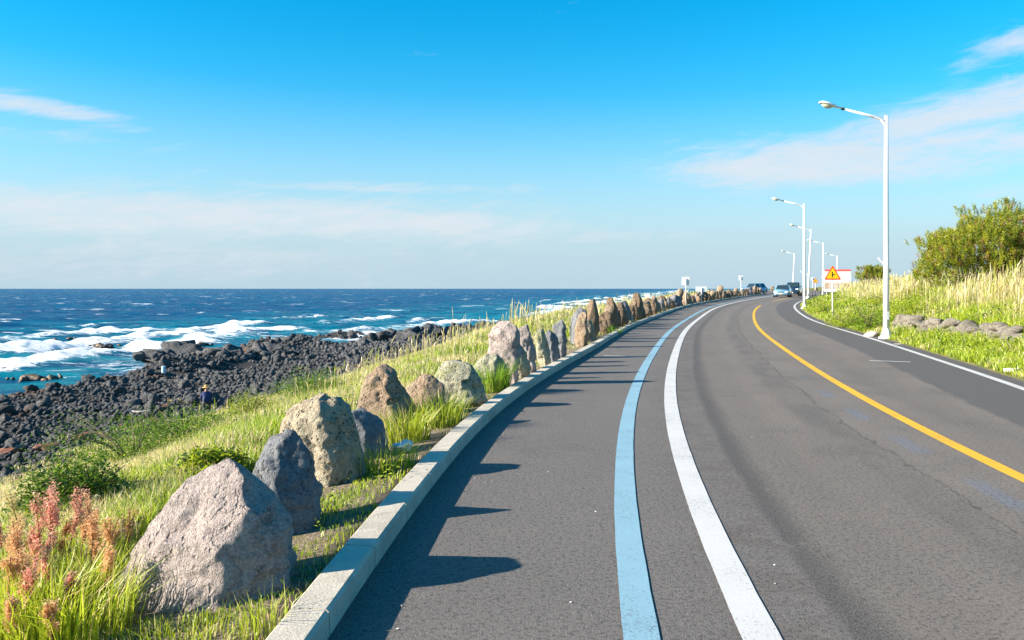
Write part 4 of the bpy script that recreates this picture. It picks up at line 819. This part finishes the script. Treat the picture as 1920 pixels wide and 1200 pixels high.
# ------------------------------------------------------------------ signs
def tri(bm, a, h, y0, y1, zc, r=.06):
    pts = []
    for cx_, cz_, a0 in ((0, zc+h, 90), (-a/2, zc, 210), (a/2, zc, 330)):
        dr = Vector((0-cx_, 0, zc+h*.36-cz_)).normalized(); c_ = Vector((cx_, 0, cz_))+dr*r*2
        for k in range(-2, 3): an = R(a0+k*24); pts.append((c_.x+r*math.cos(an), y0, c_.z+r*math.sin(an)))
    prism(bm, pts, (0, y1-y0, 0))
def warning_sign(X, Y, s, pole, lb, symbol, rz=0.0):
    e = empty('warning_sign', (X, Y, gz1(X, Y)), rz); tag(e, lb, 'road sign', 'triangular warning signs')
    bm = bmesh.new(); tube(bm, [(0, 0, -.3), (0, 0, pole+.55*s)], .033, 10); link('pole', bm_mesh('pole', bm), M['galv'], e, True)
    bm = bmesh.new(); tri(bm, .90*s, .80*s, -.038, -.05, pole, .05*s); pl = link('plate', bm_mesh('plate', bm), M['sign_red'], e)
    bm = bmesh.new(); tri(bm, .68*s, .60*s, -.0505, -.0545, pole+.075*s, .03*s); link('field', bm_mesh('field', bm), M['sign_yellow'], pl)
    bm = bmesh.new()
    if symbol: bm_box(bm, (-.03*s, -.0565, pole+.29*s), (.055*s, .003, .30*s)); bm_box(bm, (.055*s, -.0568, pole+.28*s), (.135*s, .003, .05*s))
    else: bm_box(bm, (0, -.0565, pole+.26*s), (.10*s, .003, .22*s), bevel=.001)
    link('symbol', bm_mesh('symbol', bm), M['black'], pl)
warning_sign((1561-HX)/FPX*45, 45.0, .98, 2.05, 'triangular yellow warning sign with red border and side-junction symbol on grey pole', True, R(-6))
warning_sign((1529-HX)/FPX*110, 110.0, .78, 1.75, 'small orange triangular sign on the grass corner past the side road', False, R(-6))
def plate_sign(name, X, Y, w, h, zc, lb, cat, rz=0.0, back=True):
    e = empty(name, (X, Y, gz1(X, Y)), rz); tag(e, lb, cat); bm = bmesh.new(); tube(bm, [(0, -.03, -.3), (0, -.03, zc+h*.28)], .03, 8); link('pole', bm_mesh('pole', bm), M['galv'], e, True)
    bm = bmesh.new(); bm_box(bm, (0, .012, zc), (w, .018, h), bevel=.004); link('plate', bm_mesh('plate', bm), M['sign_white'], e); bm = bmesh.new()
    for dz in (-.3, .3): bm_box(bm, (0, -.004, zc+dz*h*.6), (.10, .012, .035))
    link('clamp', bm_mesh('clamp', bm), M['galv'], e)
def on_kerb(t, d): x, y = P(t, float(KO(t))-.2-d); return float(x), float(y)
def kerb_sign(px, t0, w, h, yc, lb, name='road_sign'):
    best = min(np.arange(t0-25, t0+25, .25), key=lambda q_: abs(HX+FPX*on_kerb(q_, .3)[0]/on_kerb(q_, .3)[1]-px)); X, Y = on_kerb(best, .3); m = Y/FPX
    plate_sign(name, X, Y, w*m, h*m, CAMZ-(yc-HY)*m-gz1(X, Y), lb, 'road sign')
kerb_sign(1286, 65, 15, 16, 527, 'square white sign seen from behind, standing in the kerbside stone row'); kerb_sign(1315, 71, 21, 10, 542, 'low wide white sign seen from behind beside the stone row'); kerb_sign(1389, 98, 8, 9, 521, 'small pale square sign near the end of the stone row')
X, Y = (1523.5-HX)/FPX*111, 111.0; plate_sign('road_sign', X, Y, .45, .40, 2.25, 'small white plate next to the small orange triangle', 'road sign')
nb = empty('notice_board', ((1570-HX)/FPX*85, 85.0, gz1((1570-HX)/FPX*85, 85))); zb = nb.location.z; m = 85/FPX; tag(nb, 'large white notice board with red top strip and tan text panel above the reeds', 'notice board'); nb.rotation_euler = (0, 0, R(-4))
def board(nm, x0, x1, y0, y1, yy, th, mat, par=nb):
    bm = bmesh.new(); bm_box(bm, (((x0+x1)/2-1570)*m, yy, CAMZ-((y0+y1)/2-HY)*m-zb), ((x1-x0)*m, th, (y1-y0)*m), bevel=.004); return link(nm, bm_mesh(nm, bm), mat, par)
pn = board('panel', 1545.5, 1595, 506, 547, 0, .06, M['sign_white']); board('title_strip', 1546, 1594.5, 505.2, 508.5, -.036, .02, M['board_red']); board('text_panel', 1546, 1594, 530, 541.5, -.034, .012, M['board_tan'])
for r_i, yy in enumerate((532.2, 534.8, 537.4, 540)): board('text_line', 1554, 1584-3*(r_i % 2), yy-.55, yy+.55, -.043, .004, M['sign_white'])
for xx in (1551, 1590):
    bm = bmesh.new(); tube(bm, [((xx-1570)*m, .07, -.4), ((xx-1570)*m, .07, CAMZ-(508-HY)*m-zb)], .05, 8); link('post', bm_mesh('post', bm), M['galv'], nb)

# ------------------------------------------------------------------ cars
def car_paint(name, col): 
    t_ = NT(name); v_ = t_.coord(); return t_.done(t_.mix(t_.ramp(t_.noise(v_, 3, 5), .4, .7, 0, .15), col, tuple(c_*.6 for c_ in col)), .28, None, Metallic=.35, Coat_Weight=.6)
M['glass'] = plain('car_glass', (.02, .035, .045), .06, dirt=.05, Specular_IOR_Level=.8); M['tyre'] = plain('tyre', (.02, .02, .02), .85); M['rim'] = plain('rim', (.5, .5, .52), .35, .8); M['headlamp'] = plain('headlamp', (.8, .82, .85), .12); M['plate_green'] = plain('plate', (.55, .62, .5), .5)
def make_car(name, label, body, L, Wd, Hc, hood, cowl, roof0, roof1, tail, deck, hip, loc, rz):
    """side stations along +x = front; hip: waist height."""
    e = empty(name, loc, rz); tag(e, label, 'car', 'cars by the bend'); cl_ = .20; wr = .33
    xs = np.array([-L/2, -L/2+.06, -L/2+.35, tail, roof1, roof0, cowl, L/2-.55, L/2-.10, L/2]); 
    top = np.array([hip-.28, hip-.06, deck, deck, hip+.03, hip+.03, hip, hood, hood-.14, hood-.32]); wid = np.array([.80, .90, .97, 1, 1, 1, 1, .97, .88, .76])*Wd/2
    bm = bmesh.new(); rings = []
    for x_, z_, w_ in zip(xs, top, wid): rings.append([bm.verts.new(p_) for p_ in ((x_, -w_*.93, cl_), (x_, -w_, cl_+.16), (x_, -w_, z_-.12), (x_, -w_*.93, z_), (x_, w_*.93, z_), (x_, w_, z_-.12), (x_, w_, cl_+.16), (x_, w_*.93, cl_))])
    for a, b in zip(rings, rings[1:]):
        for i in range(8): bm.faces.new((a[i], a[(i+1) % 8], b[(i+1) % 8], b[i]))
    bm.faces.new(rings[0]); bm.faces.new(rings[-1][::-1]); bmesh.ops.bevel(bm, geom=[e_ for e_ in bm.edges], offset=.025, segments=2, affect='EDGES', clamp_overlap=True)
    bd = link('body', bm_mesh('body', bm), body, e, True)
    wt = Wd/2*.74; wb = Wd/2*.93; zr = Hc; zh = hip-.02
    bm = bmesh.new(); A_ = [(tail, zh), (roof1, zr-.02), (roof0, zr-.02), (cowl, zh)]
    lo = [bm.verts.new(p_) for p_ in ((tail, -wb, zh), (cowl, -wb, zh), (cowl, wb, zh), (tail, wb, zh))]; hi = [bm.verts.new(p_) for p_ in ((roof1, -wt, zr), (roof0, -wt, zr-.02), (roof0, wt, zr-.02), (roof1, wt, zr))]
    for i in range(4): bm.faces.new((lo[i], lo[(i+1) % 4], hi[(i+1) % 4], hi[i]))
    bm.faces.new(hi); bm.faces.new(lo[::-1]); bmesh.ops.bevel(bm, geom=list(bm.edges), offset=.04, segments=2, affect='EDGES'); link('cabin', bm_mesh('cabin', bm), body, e, True)
    def pane(q4, nm, par=e, out=.014, mat=M['glass']):
        q4 = [Vector(p_) for p_ in q4]; n_ = (q4[1]-q4[0]).cross(q4[2]-q4[0]).normalized(); bm = bmesh.new(); prism(bm, [p_+n_*out for p_ in q4], -n_*.012); return link(nm, bm_mesh(nm, bm), mat, par)
    def lerp3(a, b, f): return tuple(a[i]+(b[i]-a[i])*f for i in range(3))
    def inset(q4, f=.1): 
        c_ = tuple(sum(p_[i] for p_ in q4)/4 for i in range(3)); return [lerp3(p_, c_, f) for p_ in q4]
    pane(inset([(cowl, -wb, zh), (cowl, wb, zh), (roof0, wt, zr-.02), (roof0, -wt, zr-.02)], .14), 'windscreen'); pane(inset([(tail, wb, zh), (tail, -wb, zh), (roof1, -wt, zr), (roof1, wt, zr)], .16), 'rear_window')
    for sg in (-1, 1):
        xm = (roof0+roof1)/2; 
        for x0, x1, x2, x3 in ((tail+.12, xm-.05, xm-.05, roof1), (xm+.05, cowl-.15, roof0-.03, xm+.05)):
            q4 = [(x0, sg*wb, zh), (x1, sg*wb, zh), (x2, sg*wt, zr-.02), (x3, sg*wt, zr-.02)]; q4 = inset(q4, .15); pane(q4 if sg < 0 else q4[::-1], 'side_window')
        bm = bmesh.new(); bm_box(bm, (cowl-.25, sg*(Wd/2+.07), hip+.07), (.12, .17, .13), bevel=.03); link('mirror', bm_mesh('mirror', bm), body, e)
        bm = bmesh.new(); bm_box(bm, (L/2-.10, sg*Wd*.36, hood-.23), (.18, .34, .15), bevel=.03); link('headlight', bm_mesh('headlight', bm), M['headlamp'], e)
        bm = bmesh.new(); bm_box(bm, (-L/2+.05, sg*Wd*.39, hip-.22), (.14, .22, .22), bevel=.02); link('tail_light', bm_mesh('tail_light', bm), M['sign_red'], e)
        for x_ in (L/2-.85, -L/2+.80):
            wl_ = empty('wheel', (x_, sg*(Wd/2-.09), wr)); wl_.parent = e
            bm = bmesh.new(); bmesh.ops.create_cone(bm, cap_ends=True, segments=20, radius1=wr, radius2=wr, depth=.21, matrix=Matrix.Rotation(R(90), 4, 'X')); bmesh.ops.bevel(bm, geom=[e_ for e_ in bm.edges if len(e_.link_faces) == 2 and e_.calc_face_angle() > 1], offset=.03, segments=2, affect='EDGES'); link('tyre', bm_mesh('tyre', bm), M['tyre'], wl_)
            bm = bmesh.new(); bmesh.ops.create_cone(bm, cap_ends=True, segments=16, radius1=wr*.62, radius2=wr*.62, depth=.226, matrix=Matrix.Rotation(R(90), 4, 'X')); link('rim', bm_mesh('rim', bm), M['rim'], wl_)
    bm = bmesh.new(); bm_box(bm, (L/2-.02, 0, hood-.26), (.06, Wd*.36, .10), bevel=.01); link('grille', bm_mesh('grille', bm), M['dark_rubber'], e)
    bm = bmesh.new(); bm_box(bm, (L/2-.02, 0, cl_+.08), (.06, Wd*.66, .11), bevel=.01); link('air_intake', bm_mesh('air_intake', bm), M['dark_rubber'], e)
    bm = bmesh.new(); bm_box(bm, (L/2+.02, 0, cl_+.22), (.02, .36, .14), bevel=.004); link('number_plate', bm_mesh('number_plate', bm), M['plate_green'], e)
    return e
M['car_blue'] = car_paint('car_paint_light_blue', (.22, .42, .55)); M['car_dark'] = car_paint('car_paint_dark_blue', (.015, .05, .10)); M['car_slate'] = car_paint('car_paint_slate_blue', (.15, .33, .52))
def car_at(px, Y): return ((px-HX)/FPX*Y, Y, float(road_z(road_st(np.array([(px-HX)/FPX*Y]), np.array([Y]))[1][0])))
make_car('sedan_car', 'light metallic blue sedan driving towards the bend with its front showing', M['car_blue'], 4.5, 1.74, 1.45, .86, .95, .35, -.95, -1.55, .98, .92, car_at(1467.5, 100), R(-90-25+2))
make_car('suv_car', 'dark blue off-roader following close behind the light blue sedan', M['car_dark'], 4.4, 1.80, 1.75, 1.08, .75, .35, -1.75, -2.0, 1.12, 1.10, car_at(1487.5, 109.5), R(-90-24))
make_car('suv_car', 'slate blue family car parked beyond the end of the stone row', M['car_slate'], 4.5, 1.80, 1.68, 1.02, 1.05, .45, -1.55, -2.0, 1.08, 1.02, car_at(1414, 137), R(180+32))

# ------------------------------------------------------------------ person on the shore, small finds
def person(X, Y):
    z0 = gz1(X, Y)-.02; e = empty('person', (X, Y, z0), R(120)); tag(e, 'person in navy jacket and straw hat stooping at the edge of the rubble', 'person')
    vs = [(0, 0, .52), (.10, 0, .68), (.22, 0, .90), (.27, 0, 1.02), (.33, 0, 1.13), (.05, .11, .48), (.38, .14, .42), (.18, .13, .08), (.34, .13, .03), (.05, -.11, .48), (.36, -.15, .42), (.16, -.14, .08), (.32, -.14, .03), (.24, .20, .90), (.34, .26, .66), (.52, .20, .50), (.24, -.20, .90), (.36, -.27, .66), (.54, -.18, .50), (.58, .19, .45), (.60, -.17, .45)]
    es = [(0, 1), (1, 2), (2, 3), (3, 4), (0, 5), (5, 6), (6, 7), (7, 8), (0, 9), (9, 10), (10, 11), (11, 12), (2, 13), (13, 14), (14, 15), (15, 19), (2, 16), (16, 17), (17, 18), (18, 20)]
    rad = [.16, .16, .17, .06, .11, .12, .085, .055, .05, .12, .085, .055, .05, .075, .06, .045, .075, .06, .045, .04, .04]
    me = bpy.data.meshes.new('body'); me.from_pydata(vs, es, []); o = link('body', me, None, e); md = o.modifiers.new('Skin', 'SKIN'); sb = o.modifiers.new('Subdivision', 'SUBSURF'); sb.levels = sb.render_levels = 2
    for i, r in enumerate(rad): me.skin_vertices[0].data[i].radius = (r, r); me.skin_vertices[0].data[i].use_root = (i == 0)
    t_ = NT('person_clothes'); v_ = t_.new('ShaderNodeTexCoord').outputs['Object']; sp_ = t_.new('ShaderNodeSeparateXYZ'); t_.l.new(v_, sp_.inputs[0]); zc = sp_.outputs[2]
    c_ = t_.mix(t_.ramp(zc, .50, .54), (.05, .05, .055), (.012, .03, .11)); c_ = t_.mix(t_.ramp(zc, 1.0, 1.02), c_, (.42, .24, .15)); me.materials.append(t_.done(c_, .85, t_.bump(t_.noise(v_, 14, 4), .4, .03)))
    bm = bmesh.new(); rings = []
    for r, z_ in ((.21, 1.19), (.20, 1.21), (.11, 1.23), (.10, 1.30), (.06, 1.33)): rings.append([bm.verts.new((.34+r*math.cos(a), r*math.sin(a), z_)) for a in np.linspace(0, 6.283, 18, endpoint=False)])
    for a, b in zip(rings, rings[1:]):
        for i in range(18): bm.faces.new((a[i], a[(i+1) % 18], b[(i+1) % 18], b[i]))
    bm.faces.new(rings[-1]); bm.faces.new(rings[0][::-1]); link('hat', bm_mesh('hat', bm), plain('straw_hat', (.55, .33, .10), .8), e)
person((389-HX)/FPX*43.5, 43.5)
def small_find(name, px, py, zr, make, mat, lb, cat):
    Y = (CAMZ-zr)*FPX/(py-HY); X = (px-HX)/FPX*Y; bm = bmesh.new(); make(bm, Y/FPX); o = link(name, bm_mesh(name, bm), mat); o.location = (X, Y, max(gz1(X, Y), zr-.4)+.05); tag(o, lb, cat); return o
small_find('plastic_drum', 307, 699, -4.9, lambda bm, m: tube(bm, [(0, 0, 0), (0, 0, .08), (0, 0, .5), (0, 0, .54)], [.16, .17, .16, .12], 14), plain('drum_blue', (.35, .55, .65), .5), 'pale blue plastic drum standing on the black rubble', 'drum').location.z += .35
small_find('driftwood', 250, 781, -4.7, lambda bm, m: tube(bm, [(-.25, 0, .28), (-.1, .05, .22), (.3, 0, .2), (.8, .1, .26)], [.05, .06, .05, .03], 8), plain('driftwood_grey', (.45, .41, .36), .9), 'bleached forked branch lying on the rubble', 'driftwood').location.z += .25
X, Y = grd(757, 850); q = np.random.default_rng(3); V = rock_shape(IV3, 41, .5)*np.array([.16, .12, .06]); o = link('plastic_scrap', np_mesh('plastic_scrap', V, IF3), plain('pale_blue_plastic', (.30, .50, .58), .35)); o.location = (X, Y, gz1(X, Y)+.07); tag(o, 'crumpled scrap of pale blue plastic in the grass by the kerb', 'plastic scrap')
V = rock_shape(IV2, 55, .25)*np.array([.32, .25, .22]); o = link('pale_rock', np_mesh('pale_rock', V, IF2), plain('pale_stone', (.36, .30, .26), .9)); o.location = (12.85, 30.3, gz1(12.85, 30.3)+.1); tag(o, 'pale pinkish rock at the foot of the lamp post by the wall', 'rock')
def slab(px, py, w, lb):
    Y = CAMZ*FPX/(py-HY); X = (px-HX)/FPX*Y; bm = bmesh.new(); bm_box(bm, (0, 0, .03), (w, .25, .07), bevel=.012); o = link('concrete_slab', bm_mesh('concrete_slab', bm), plain('pale_concrete', (.55, .50, .43), .9)); o.location = (X, Y, gz1(X, Y)); o.rotation_euler = (0, 0, R(15)); tag(o, lb, 'slab')
slab(1690, 645, .38, 'small pale concrete slab on the asphalt edge past the lamp post'); slab(1905, 701, .40, 'pale slab half sunk in the grass opposite the stone wall')
# litter specks on the asphalt
q = random.Random(12); mt = plain('paper_white', (.75, .74, .70), .7)
for k, (px, py) in enumerate([(1452, 1060), (1453, 1095), (716, 1014), (1117, 960), (1028, 885), (880, 700), (1410, 820), (745, 1180), (890, 897), (1070, 1130)]):
    Y = CAMZ*FPX/(py-HY); X = (px-HX)/FPX*Y; bm = bmesh.new(); bm_box(bm, (0, 0, .004), (q.uniform(.008, .02), q.uniform(.004, .009), .003)); o = link('litter_speck', bm_mesh('litter_speck', bm), mt); o.location = (X, Y, .0); o.rotation_euler = (0, 0, q.uniform(0, 3)); tag(o, 'tiny white paper scrap lying on the asphalt', 'litter', 'paper scraps on the asphalt')
# loose grit along the foot of the kerb
q = np.random.default_rng(8); n = 1500; t_ = q.uniform(3, 30, n); o_ = KO(t_)+.02+np.abs(q.normal(0, .16, n)); x, y = P(t_, o_); s_ = q.uniform(.003, .011, n); VV = (np.array([[1, 0, 0], [-1, 0, 0], [0, 1, 0], [0, -1, 0], [0, 0, 1]])[None]*s_[:, None, None])+np.stack([x, y, 0*x+.001], 1)[:, None]
F = np.arange(n)[:, None, None]*5+np.array([[0, 2, 4], [2, 1, 4], [1, 3, 4], [3, 0, 4]])[None]; tag(link('kerb_grit', np_mesh('kerb_grit', VV.reshape(-1, 3), F.reshape(-1, 3)), plain('grit', (.20, .18, .15), .9)), 'loose grit gathered along the kerb', 'grit', kind='stuff')
